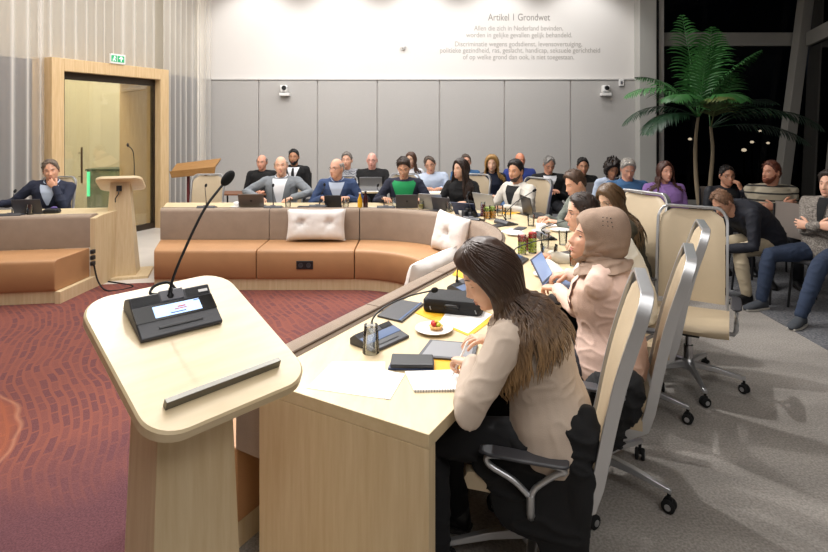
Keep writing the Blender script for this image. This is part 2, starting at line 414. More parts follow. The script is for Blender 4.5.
# two tone band behind the curtain: pale upper zone, grey lower glazing
UP = mat('beige upper glazing', 'B8B0A0', .5); LO = glass_mat('grey lower glazing', '8A8880', .05, .75, body='74747A')
def wallband(name, a, b, z0, z1, mt, th=.05):
    a, b = V(a), V(b); n = V((-(b-a).y, (b-a).x, 0)).normalized()*th
    q = [a, b, b+n, a+n]
    return struct(name, MB().loft([[V((p.x, p.y, z)) for p in q] for z in (z0, z1)]), mt, smooth=0)
off = dn*.85
GA, GB = DA+dn*.22-du*.03, DB+dn*.22+du*.03
for k, (a, b) in enumerate([((-6.1, 4.2, 0), (-5.52, 6.25, 0)), ((-5.52, 6.25, 0), GA), (GB, (-4.12, 10.5, 0))]):
    wallband('wall_glazing_%s' % ('near', 'middle', 'far')[k], a, b, 0, HT-.02, LO, .04)
wallband('wall_upper_near', (-6.1, 4.2, 0), (-5.52, 6.25, 0), HT-.02, 4.65, UP); wallband('wall_upper_left', (-5.52, 6.25, 0), GA, HT-.02, 4.65, UP); wallband('wall_upper_door', GA, GB, HT+.01, 4.65, UP); wallband('wall_upper_far', GB, (-4.12, 10.5, 0), HT-.02, 4.65, UP)
# curtain
def curtain_mat():
    m = bpy.data.materials.new('sheer curtain cloth'); m.use_nodes = True; nt = m.node_tree; nt.nodes.clear()
    out = nt.nodes.new('ShaderNodeOutputMaterial')
    t = nt.nodes.new('ShaderNodeBsdfTransparent'); d = nt.nodes.new('ShaderNodeBsdfDiffuse'); d.inputs[0].default_value = c4(sr('F0ECE6'))
    tl = nt.nodes.new('ShaderNodeBsdfTranslucent'); tl.inputs[0].default_value = c4(sr('F0ECE6'))
    a = nt.nodes.new('ShaderNodeMixShader'); a.inputs[0].default_value = .35; nt.links.new(d.outputs[0], a.inputs[1]); nt.links.new(tl.outputs[0], a.inputs[2])
    lw = nt.nodes.new('ShaderNodeLayerWeight'); lw.inputs[0].default_value = .45
    mr = nt.nodes.new('ShaderNodeMapRange'); mr.inputs[1].default_value = 0; mr.inputs[2].default_value = .8; mr.inputs[3].default_value = .34; mr.inputs[4].default_value = .98
    nt.links.new(lw.outputs['Facing'], mr.inputs[0])
    mx = nt.nodes.new('ShaderNodeMixShader'); nt.links.new(mr.outputs[0], mx.inputs[0]); nt.links.new(t.outputs[0], mx.inputs[1]); nt.links.new(a.outputs[0], mx.inputs[2])
    nt.links.new(mx.outputs[0], out.inputs[0]); return m
CUR = curtain_mat()
def curtain(name, pts, z0, z1, label, seed):
    rnd = random.Random(seed); pts = [V((p[0], p[1], 0)) for p in pts]
    dense = []
    for a, b in zip(pts, pts[1:]):
        n = max(2, int((b-a).length/.012))
        for i in range(n): dense.append((a.lerp(b, i/n), V((-(b-a).y, (b-a).x, 0)).normalized()))
    ph = 0; rows = [[] for _ in range(5)]
    for i, (p, n) in enumerate(dense):
        ph += .62*(1+.6*noise.noise(V((i*.02, seed, 0))))*.72
        am = .036+.022*noise.noise(V((i*.05, seed+5, 0)))
        for k in range(5):
            z = z0+(z1-z0)*k/4
            q = p+n*(am*sin(ph+.15*k*noise.noise(V((i*.02, k, seed)))))
            rows[k].append(V((q.x, q.y, z)))
    o = MB().grid(rows).build(name, CUR, smooth=180); return tag(o, label, 'curtain')
curtain('sheer_curtain', [(-5.75, 4.4), (-5.3, 6.2), DA-dn*.02], .02, 4.6, 'floor length sheer grey curtain at far left behind the seated man', 1)
curtain('sheer_curtain', [DA+dn*.14, DB+dn*.14], HT, 4.6, 'short sheer curtain hanging above the oak door portal', 2)
curtain('sheer_curtain', [DB-dn*.02, (-4.02, 9.7), (-3.86, 10.45)], .02, 4.6, 'full sheer grey curtain between oak door portal and back wall', 3)
# exit sign
ep = DA+du*(DL*.50)-dn*.13+V((0, 0, HT+.075))
t = thing('exit_sign', 'green and white running man exit sign above the oak door frame', 'sign', ep, atan2(du.y, du.x))
MB().box((0, 0, 0), (.34, .03, .19)).build('sign_board', WHITE, t, smooth=0, bevel=.004)
m = MB().box((-.09, -.017, .0), (.125, .004, .125)).box((.065, -.017, .0), (.15, .004, .125)); m.build('green_panel', mat('exit sign green', '1F9A62', .5, emit=.35), t, smooth=0)
m = MB(); Wd = mat('sign white', 'F4FFF8', .5, emit=.5)
m.box((.065, -.021, -.012), (.018, .003, .07))
for s in (-1, 1): m.box((.065+s*.021, -.021, .022), (.058, .003, .018), RY(s*R(42)))
m.ell((-.08, -.021, .042), (.012, .002, .012)); m.box((-.09, -.021, .012), (.02, .003, .045), RY(R(15)))
m.box((-.075, -.021, -.028), (.012, .003, .045), RY(R(-30))); m.box((-.107, -.021, -.022), (.04, .003, .011), RY(R(20))); m.box((-.065, -.021, .016), (.036, .003, .009), RY(R(25))); m.box((-.118, -.021, -.040), (.011, .003, .03))
m.build('pictogram', Wd, t, smooth=0)
t.scale = (.74, 1, .74)
# corridor glass counter with a green lit edge
gp = V((-5.13, 9.62, 0))
t = thing('glass_counter', 'glass counter with green lit edge standing beyond the glass door', 'counter', gp, 0)
MB().box((0, 0, .45), (.9, .4, .88)).build('glass_case', glass_mat('green tinted glass', 'D2DDCE', .08, .3, body='B9BFAA'), t, smooth=0)
MB().box((0, 0, .90), (.94, .44, .03)).build('top_edge', mat('dark counter edge', '4B5A4C', .4), t, smooth=0)
MB().box((-.42, -.21, .66), (.045, .02, .42)).build('light_strip', mat('green light strip', '5FD69A', emit=1.3), t, smooth=0)
# downlights in the corridor
for px, py, lb in ((100, 22, 'left'), (131, 22, 'right')):
    d = 11.5 if False else 6.6
for (x, y, lb) in ((-6.2, 7.6, 'small round corridor downlight nearest the seated man'), (-6.0, 8.6, 'small round corridor downlight beyond the oak door')):
    t = thing('corridor_downlight', lb, 'downlight', (x, y, 3.0), 0)
    MB().lathe([(0, 0), (.06, 0), (.06, .03), (0, .03)]).build('lens', mat('downlight lens', 'FFF4DC', emit=12), t)
    MB().lathe([(.06, 0), (.09, 0), (.09, .05), (.06, .05)]).build('rim', WHITE, t); MB().tube([(0, 0, .04), (0, 0, 1.6)], .012, 6).build('pendant_rod', SILVER, t)

# wall lettering
def text(s, px0, px1, py, hm, name, parent, mt):
    cu = bpy.data.curves.new(name, 'FONT'); cu.body = s; cu.align_x = 'CENTER'; cu.size = 1; cu.extrude = .004/1
    ob = bpy.data.objects.new('tmp', cu); COL.objects.link(ob)
    dg = bpy.context.evaluated_depsgraph_get(); me = bpy.data.meshes.new_from_object(ob.evaluated_get(dg))
    bpy.data.objects.remove(ob)
    xs = [v.co.x for v in me.vertices]; w = max(xs)-min(xs); cx = (max(xs)+min(xs))/2
    W = (px1-px0)/552*YB; k = W/w; Z = EYE+(123-py)/552*YB; X = ((px0+px1)/2-414)/552*YB
    for v in me.vertices: v.co = V((X+(v.co.x-cx)*k, YB-.002-v.co.z*.5, Z+v.co.y*hm))
    # one mesh per word: gather letter outlines and break at the wide gaps
    n = len(me.vertices); par = list(range(n))
    def find(a):
        while par[a] != a: par[a] = par[par[a]]; a = par[a]
        return a
    for e in me.edges: par[find(e.vertices[0])] = find(e.vertices[1])
    isl = {}
    for i, v in enumerate(me.vertices):
        r = find(i); a = isl.setdefault(r, [9e9, -9e9]); a[0] = min(a[0], v.co.x); a[1] = max(a[1], v.co.x)
    order = sorted(isl, key=lambda r: isl[r][0]); word = {}; k_ = 0; right = None
    for r in order:
        if right is not None and isl[r][0]-right > .19*k: k_ += 1
        word[r] = k_; right = isl[r][1] if right is None else max(right, isl[r][1])
    for w_ in range(k_+1):
        ids = {}; mb = MB()
        for p in me.polygons:
            if word[find(p.vertices[0])] != w_: continue
            for i in p.vertices:
                if i not in ids: ids[i] = len(mb.v); mb.v.append(me.vertices[i].co.copy())
            mb.f.append([ids[i] for i in p.vertices]); mb.m.append(0)
        if mb.f: mb.build(name, mt, parent, smooth=0)
    bpy.data.meshes.remove(me)
INK = mat('grey wall lettering', '8A8580', .8); INK2 = mat('faded wall lettering', 'A8A39E', .8)
t = thing('wall_inscription', 'grey constitution article lettering on the upper white back wall', 'lettering')
text('Artikel 1 Grondwet', 488, 550, 20.5, .19, 'heading_word', t, INK)
for s, a, b, y in (('Allen die zich in Nederland bevinden,', 474, 563, 30.5), ('worden in gelijke gevallen gelijk behandeld.', 466, 572, 37.3), ('Discriminatie wegens godsdienst, levensovertuiging,', 455, 582, 46.3), ('politieke gezindheid, ras, geslacht, handicap, seksuele gerichtheid', 440, 600, 52.6), ('of op welke grond dan ook, is niet toegestaan.', 463, 574, 59.3)):
    text(s, a, b, y, .135, 'text_word', t, INK2)
# wall cameras and sensor
def wall_camera(px, py, lb):
    x = (px-414)/552*YB; z = EYE+(123-py)/552*YB
    t = thing('wall_camera', lb, 'camera', (x, YB-.05, z), 0)
    MB().box((0, -.03, -.07), (.19, .16, .06)).build('bracket', WHITE, t, bevel=.01)
    MB().box((-.01, -.06, .035), (.13, .12, .13)).build('housing', WHITE, t, bevel=.015)
    MB().lathe([(0, 0), (.035, 0), (.045, .03), (.0, .03)], (0, -.15, .05), axis=RX(R(-90))).build('lens', BLACK, t)
wall_camera(286, 91, 'white wall camera on the grey panels above the front row, left one')
wall_camera(604, 91, 'white wall camera on the grey panels near the palm')
x = (403-414)/552*YB; z = EYE+(123-47)/552*YB
t = thing('wall_sensor', 'small round white sensor high on the back wall', 'sensor', (x, YB, z))
MB().lathe([(.055, 0), (.055, .05), (.02, .09), (0, .09)], (0, 0, 0), axis=RX(R(90))).build('sensor_dome', WHITE, t)
MB().box((0, -.02, -.05), (.05, .05, .03)).build('mount', WHITE, t, bevel=.006)
t = thing('wall_switch', 'small white switch box at the right end of the grey panels', 'switch', ((620-414)/552*YB, YB-.045, EYE+(123-83)/552*YB))
MB().box((0, -.02, 0), (.09, .04, .13)).build('switch_box', WHITE, t, bevel=.006); MB().box((0, -.043, 0), (.04, .012, .06)).build('rocker', MGREY, t, bevel=.003)
# ------------------------------------------------------------------ ring of benches and desks
C0 = V((-.6, 4.82)); R0 = .74
A0 = V((-2.62, 5.56)); LA = C0.x-A0.x; LARC = R0*R(120); LB = 2.38
def path(t):
    """seat front line of the main ring: point, outward normal"""
    if t <= 1e-6: return A0.copy(), V((-.33, 1))
    if t < LA: return V((A0.x+t, A0.y)), V((0, 1))
    if t < LA+LARC:
        a = R(90)-(t-LA)/R0; n = V((cos(a), sin(a))); return C0+n*R0, n
    n = V((cos(R(-30)), sin(R(-30)))); return C0+n*R0+V((-.5, -.8660254))*(t-LA-LARC), n
TE = LA+LARC+LB
L0 = V((-3.36, 5.16)); L1 = V((-6.0, 4.75))
def pathL(t):
    u = (L1-L0).normalized(); n = V((u.y, -u.x)); n = n if n.y > 0 else -n
    if t <= 1e-6: return L0.copy(), n+u*-.22
    return L0+u*t, n
def sweep(fn, t0, t1, prof, step=.09, arc=True):
    ts = [t0]
    if arc:
        n = max(1, int((t1-t0)/step))
        ts = [t0+(t1-t0)*i/n for i in range(n+1)]
    else: ts = [t0, t1]
    rings = []
    for t in ts:
        p, n = fn(t); rings.append([V((p.x+n.x*s, p.y+n.y*s, z)) for s, z in prof])
    return MB().loft(rings)
def ts_clean(fn, t0, t1): return t0, t1
SEAT = [(.0, .13), (.0, .38), (.03, .415), (.47, .42), (.5, .40), (.5, .13)]
SEAT = [(.02, .12), (.0, .15), (.0, .385), (.012, .41), (.04, .42), (.5, .42), (.5, .12)]
BACK = [(.50, .42), (.50, .72), (.512, .742), (.535, .754), (.61, .754), (.632, .742), (.64, .72), (.64, .42)]
def sweep2(fn, t0, t1, prof, start_gap=.004):
    # straight spans need the skewed cut only at the very start
    ts = [t0+start_gap if t0 > 1e-6 else 0]
    lim = LA if fn is path else 99
    a = t0
    if t0 < 1e-6:
        if fn is path: pass
    n = max(1, int((t1-t0)/.08))
    for i in range(1, n+1):
        t = t0+(t1-t0)*i/n-(start_gap if i == n else 0)
        if t0 < 1e-6 and t < .85 and i < n: continue
        ts.append(t)
    rings = []
    for t in ts:
        p, n = fn(t); rings.append([V((p.x+n.x*s, p.y+n.y*s, z)) for s, z in prof])
    return MB().loft(rings)
bench = thing('upholstered_bench', 'long curved tan leather bench with taupe backrest lining the inside of the main desk', 'bench')
arc1 = LA+LARC
seams = [0, 1.03, 2.02, LA+LARC*.5, arc1, arc1+.75, arc1+1.5, TE-.03]
for a, b in zip(seams, seams[1:]):
    sweep2(path, a, b, SEAT).build('seat_cushion', TAN, bench, smooth=50, bevel=.008)
    sweep2(path, a, b, BACK).build('backrest', TAUPE, bench, smooth=50)
sweep2(path, 0, TE-.03, [(.03, 0), (.03, .12), (.48, .12), (.48, 0)], 0).build('plinth', OAK, bench, smooth=30)
def rod(fn, t0, t1, s, z, r, prof_n=6):
    ts = [t0+(t1-t0)*i/60 for i in range(61)]; ts = [t for t in ts if not (0 < t < .8)] if t0 < 1e-6 else ts
    pts = []
    for t in ts:
        p, n = fn(t); pts.append(V((p.x+n.x*s, p.y+n.y*s, z)))
    return MB().tube(pts, r, prof_n)
rod(path, 0, TE-.03, .618, .752, .006).build('piping', mat('dark piping', '5E4E42', .9), bench, smooth=180)
desk = thing('ring_desk', 'long pale oak ring desk curving from the far side to the near lectern', 'desk')
def wout(t):
    return interp(t, [(0, 1.10), (LA, 1.10), (LA+LARC*1.1, 1.38), (TE, 1.38)])
def sweep_top(fn, t1, wf):
    ts = [0]+[t1*i/90 for i in range(1, 91) if t1*i/90 > .85 or fn is not path]
    rings = []
    for t in ts:
        p, n = fn(t); rings.append([V((p.x+n.x*s, p.y+n.y*s, z)) for s, z in ((.642, .695), (.642, .74), (wf(t), .74), (wf(t), .695))])
    return MB().loft(rings)
sweep_top(path, TE, wout).build('worktop', OAKH, desk, smooth=30, bevel=.002)
p, n = path(TE); u = V((-.5, -.8660254))
def slab(fn, t, dt_, s0, s1, z0, z1):
    rr = []
    for tt in (t, t+dt_):
        p, n = fn(tt); 
        if tt <= 1e-6 or (t <= 1e-6): n0 = fn(0)[1]; n = n0
        rr.append([V((p.x+n.x*s, p.y+n.y*s, z)) for s, z in ((s0, z0), (s0, z1), (s1, z1), (s1, z0))])
    return MB().loft(rr)
slab(path, TE-.045, .0449, .66, 1.379, 0, .694).build('end_panel', OAK, desk, smooth=0, bevel=.002)
slab(path, 1e-7, .045, .645, 1.10, 0, .694).build('end_panel', OAK, desk, smooth=0, bevel=.002)
sweep2(path, 0, TE-.05, [(.645, .0), (.645, .694), (.675, .694), (.675, .0)], 0).build('front_board', OAK, desk, smooth=30)
# power socket plates on the bench front
def socket(t, lb=None):
    p, n = path(t); 
    m = MB(); c = V((p.x-n.x*.004, p.y-n.y*.004, .27)); r = RZ(atan2(-n.x, n.y))
    m.box(c, (.17, .012, .085), r); o = m.build('power_socket', BLACK, bench, bevel=.004)
    m = MB()
    for s in (-.04, .04): m.lathe([(.024, 0), (.024, .004), (.02, .004), (.018, -.002), (0, -.002)], c+r @ V((s, -.007, 0)), 14, axis=r @ RX(R(90)))
    m.build('socket_insert', DGREY, o)
socket(1.52)
benchL = thing('upholstered_bench', 'short tan leather bench with taupe backrest at the far left', 'bench')
for a, b in ((0, 1.0), (1.0, 1.5)):
    sweep2(pathL, a, b, SEAT).build('seat_cushion', TAN, benchL, smooth=50, bevel=.008)
    sweep2(pathL, a, b, BACK).build('backrest', TAUPE, benchL, smooth=50)
sweep2(pathL, 0, 1.5, [(.03, 0), (.03, .12), (.48, .12), (.48, 0)], 0).build('plinth', OAK, benchL, smooth=30)
deskL = thing('ring_desk', 'short pale oak desk behind the far left bench with oak end panel', 'desk')
sweep_top(pathL, 1.5, lambda t: 1.12).build('worktop', OAKH, deskL, smooth=30, bevel=.002)
m = MB()
p, n = pathL(0); u = (L0-L1).normalized()*.05
m.loft([[V((p.x+n.x*s+k.x, p.y+n.y*s+k.y, z)) for s, z in ((-.0, 0), (-.0, .12), (.5, .125), (.5, .72), (.64, .74), (1.12, .74), (1.12, 0))] for k in (V((0, 0)), u)])
m.build('end_panel', OAK, deskL, smooth=0, bevel=.002)
m = MB()
for z in (.27, .33, .39): m.box((p.x+n.x*.44+u.x*1.25, p.y+n.y*.44+u.y*1.25, z), (.035, .05, .04))
m.build('cable_plug', BLACK, deskL, bevel=.006)
pw = V((p.x+n.x*.44+u.x*1.4, p.y+n.y*.44+u.y*1.4, 0))
tag(MB().tube(catmull([pw+V((0, 0, .27)), pw+V((.05, 0, .08)), pw+V((.2, -.08, .015)), pw+V((.35, .1, .012)), V((-3.38, 5.95, .015)), V((-3.24, 6.05, .08))], 8), .008, 6).build('power_cable', BLACKM), 'thin black cable running from the left bench to the far lectern', 'cable')

# ------------------------------------------------------------------ white cushions
def cushion(name, w, h, th, loc, rot, label, tufts=True, seed=0):
    t = thing(name, label, 'cushion', loc); t.rotation_euler = rot
    N, K = 30, 18; rows = []
    tf = [(-.24, .06), (.24, .06)] if w > h*1.3 else [(0, 0)]
    def pt(i, j, sgn):
        u = -1+2*i/N; v = -1+2*j/K
        edge = (1-abs(u)**4)*(1-abs(v)**4); y = th/2*max(edge, 0)**.5
        x = u*w/2*(1-.05*(1-abs(v)**2)*abs(u)**3); z = v*h/2*(1-.07*(1-abs(u)**2)*abs(v)**3)
        for tx, tz in tf:
            d = sqrt((x-tx*w)**2+(z-tz*h)**2); y -= th*.42*exp(-(d/.035)**2)*(1 if y > .02 else 0)
            a = atan2(z-tz*h, x-tx*w); y += .007*sin(7*a+seed)*exp(-(d/.10)**2)
        y += .006*noise.noise(V((x*14, z*14, seed)))
        return V((x, sgn*y, z))
    m = MB()
    for sgn in (-1, 1): m.grid([[pt(i, j, sgn) for i in range(N+1)] for j in range(K+1)])
    o = m.build('cover', WHITEFAB, t, smooth=180)
    m = MB()
    for tx, tz in tf: m.ell((tx*w, -th*.16, tz*h), (.011, .006, .011), 10, 6)
    m.build('tuft_button', WHITEFAB, t)
    return t
cushion('white_cushion', .64, .34, .15, (-1.06, 5.98, .60), (R(-10), 0, 0), 'white tufted cushion leaning on the straight far backrest', seed=1)
cushion('white_cushion', .46, .40, .15, (.36, 5.48, .60), (R(-12), R(6), R(-52)), 'white square cushion leaning in the curved corner of the bench', seed=2)
a = path(arc1+.55); pc = a[0]+a[1]*.40
cushion('white_cushion', .66, .36, .14, (pc.x, pc.y, .63), (R(-14), 0, R(-120)), 'white long cushion rising above the backrest of the right bench arm', seed=3)

# ------------------------------------------------------------------ lecterns
LCT = wood('light lectern laminate', 'CDB891', 'D9C6A4', (1.2, 7, 7), .35)
def lectern(label, loc, rz, slab_c, tilt, w, l, post, stop=True, px0=0):
    """slab_c is the slab centre in lectern coordinates; the high edge is at +Y"""
    t = thing('lectern', label, 'lectern', loc, rz)
    Rt = RX(tilt); c = V(slab_c)
    fn = lambda p: c+Rt @ p
    outline = rrect(w, l, .085, 8)
    m = MB(); zz = [(-.032, .008), (-.029, .0), (-.006, 0), (0, .005)]
    rings = []
    for z, ins in zz:
        rings.append([fn(V((x*(1-2*ins/w), y*(1-2*ins/l), z))) for x, y in outline])
    m.loft(rings); m.build('slab_top', LCT, t, smooth=30)
    (bw, bd), (tw, td), zb = post
    def hz(x, y):   # underside height at plan position
        return c.z+(y-c.y)*math.tan(tilt)-.03/cos(tilt)
    m = MB(); ring0 = [V((px0+i*bw/2, j*bd/2, .03)) for i, j in ((-1, -1), (1, -1), (1, 1), (-1, 1))]
    ring1 = [V((px0+i*tw/2, c.y*.0+j*td/2, 0)) for i, j in ((-1, -1), (1, -1), (1, 1), (-1, 1))]
    for p in ring1: p.z = hz(p.x, p.y)
    m.loft([ring0, ring1]); m.build('pedestal', OAK, t, smooth=0, bevel=.003)
    MB().box((px0, 0, .016), (.60, .44, .03)).build('foot_plate', OAK, t, smooth=0, bevel=.003)
    if stop:
        m = MB(); m.loft([[fn(V((x, y, z))) for x, y in ((-.165, -l/2+.075), (.155, -l/2+.075), (.155, -l/2+.09), (-.165, -l/2+.09))] for z in (.0, .022)])
        m.build('paper_stop', mat('brushed dark steel', '77756F', .4, metal=.8), t, smooth=0, bevel=.001)
    return t, fn
YAW = .836
near, nfn = lectern('large pale lectern with conference microphone in the foreground', (-.62, 1.563, 0), YAW, (0, 0, 1.089), .385, .45, .55, ((.28, .20), (.20, .16), 0), px0=-.035)
far, ffn = lectern('pale wooden lectern with tapered pedestal standing in front of the glass door', (-3.26, 6.15, 0), R(198), (0, 0, 1.04), .45, .46, .40, ((.34, .28), (.19, .17), 0), stop=False)
m = MB().tube([(-.0, .13, .98), (-.0, .16, .93), (.03, .17, .88), (.03, .16, .84)], .006, 6).box((0, .125, .985), (.05, .03, .06)); m.build('cable_clip', BLACK, far)
g = MB(); g.tube(catmull([(-.13, .0, 1.05), (-.13, .0, 1.2), (-.12, .02, 1.38), (-.08, .03, 1.44)], 6), .005, 6).ell((-.07, .03, 1.455), (.014, .014, .022)); t = thing('gooseneck_microphone', 'thin black microphone standing on the far lectern', 'microphone', (-3.26, 6.15, 0), R(198)); g.build('gooseneck', BLACK, t)

# conference microphone unit
def mic_unit(label, loc, rz, w=.26, d=.17, neck=None, tilt=0, big=False, scale=1, screen=True, group=None):
    t = thing('conference_microphone', label, 'microphone', loc, 0, group)
    M = Matrix.Translation(V(loc)) @ Matrix.Rotation(rz, 4, 'Z') @ Matrix.Rotation(tilt, 4, 'X'); t.matrix_world = M
    t.location = loc; t.rotation_euler = M.to_euler()
    hb = .055*scale; hf = .012
    prof = [(-d/2, 0), (-d/2, hf), (d*.12, hb*.72), (d*.30, hb), (d/2, hb*.55), (d/2, 0)]
    m = MB(); m.loft([[V((x, y, z)) for y, z in prof] for x in (-w/2, w/2)])
    m.build('housing', DGREY, t, smooth=20, bevel=.004)
    # sloping front plane helper
    y0, z0, y1, z1 = -d/2, hf, d*.12, hb*.72; ln = sqrt((y1-y0)**2+(z1-z0)**2); ay = (y1-y0)/ln; az = (z1-z0)/ln
    def sp(x, s, h): return V((x, y0+ay*s*ln-az*h, z0+az*s*ln+ay*h))
    def plate(x0, x1, s0, s1, h0, h1):
        return [[sp(x, s, h) for x, s in ((x0, s0), (x1, s0), (x1, s1), (x0, s1))] for h in (h0, h1)]
    if not screen:
        MB().loft(plate(-w*.49, w*.49, .5, .98, -.002, .0015)).build('display_band', mat('blue grey display', '35507A', .3), t, smooth=0)
    else:
        MB().loft(plate(-w*.495, w*.495, .48, .99, -.002, .0015)).build('display_band', mat('glossy black band', '050506', .15), t, smooth=0)
        o = MB().loft(plate(-w*.27, w*.31, .55, .92, .001, .0026)).build('screen', mat('pale blue lit screen', 'A9C6EA', .3, emit=1.1), t, smooth=0)
        if big:
            m = MB(); m.loft(plate(-.005, .030, .70, .73, .0026, .0030)); m.loft(plate(.005, .028, .76, .80, .0026, .0030)); m.build('screen_emblem', mat('red emblem', 'D05A5A', .5), o, smooth=0)
            m = MB(); m.loft(plate(-.02, .025, .60, .63, .0026, .0030)); m.loft(plate(.055, .072, .87, .9, .0026, .003)); m.build('screen_text', mat('blue emblem', '3D5FA0', .5), o, smooth=0)
    MB().loft(plate(-w*.27, w*.27, .2, .27, 0, .0022)).build('talk_button', BLACK, t, smooth=0, bevel=.001)
    # speaker grille strip on top and a small name stripe
    a, b = V((0, d*.12, hb*.72)), V((0, d*.30, hb)); nn = V((0, -(b-a).z, (b-a).y)).normalized()
    for x0, x1 in ((-w*.48, -w*.16), (w*.18, w*.48)):
        gz = MB(); gz.loft([[V((x, p.y, p.z))+nn*h for x, p in ((x0, a.lerp(b, .1)), (x1, a.lerp(b, .1)), (x1, a.lerp(b, .95)), (x0, a.lerp(b, .95)))] for h in (0, .0012)])
        gz.build('speaker_grille', mat('perforated grille', '2B2B2E', .7, bump=1, bscale=500), t, smooth=0)
    if big:
        s = MB(); s.loft([[V((x, p.y, p.z))+nn*h for x, p in ((w*.34, a.lerp(b, .35)), (w*.46, a.lerp(b, .35)), (w*.46, a.lerp(b, .6)), (w*.34, a.lerp(b, .6)))] for h in (0, .002)]); s.build('maker_mark', WHITE, t, smooth=0)
    if neck:
        pts = catmull([V(p) for p in neck], 8)
        n = len(pts); g = MB().tube(pts[:max(3, n//5)], [.009*scale+.002]*2+[.006]*(max(3, n//5)-2), 10).tube(pts, .0042 if big else .004, 8)
        g.build('gooseneck', BLACK, t, smooth=60)
        d1 = (pts[-1]-pts[-3]).normalized(); q = d1.to_track_quat('Z', 'Y').to_matrix(); r = .0165 if big else .014
        MB().ell(pts[-1]+d1*r*.9, (r, r, r*1.75), 16, 12, q).build('foam_head', FOAM, t, smooth=180)
        MB().box((0, d*.24, hb*.86), (w*.30, .035, .012), RX(.5)).build('neck_mount', MGREY, t, bevel=.003)
    return t

# big unit on the near lectern: find plan position on slab
def slab_point(x, y, h=.001): 
    q = nfn(V((x, y, h))); r = RZ(YAW) @ q; return r+near.location
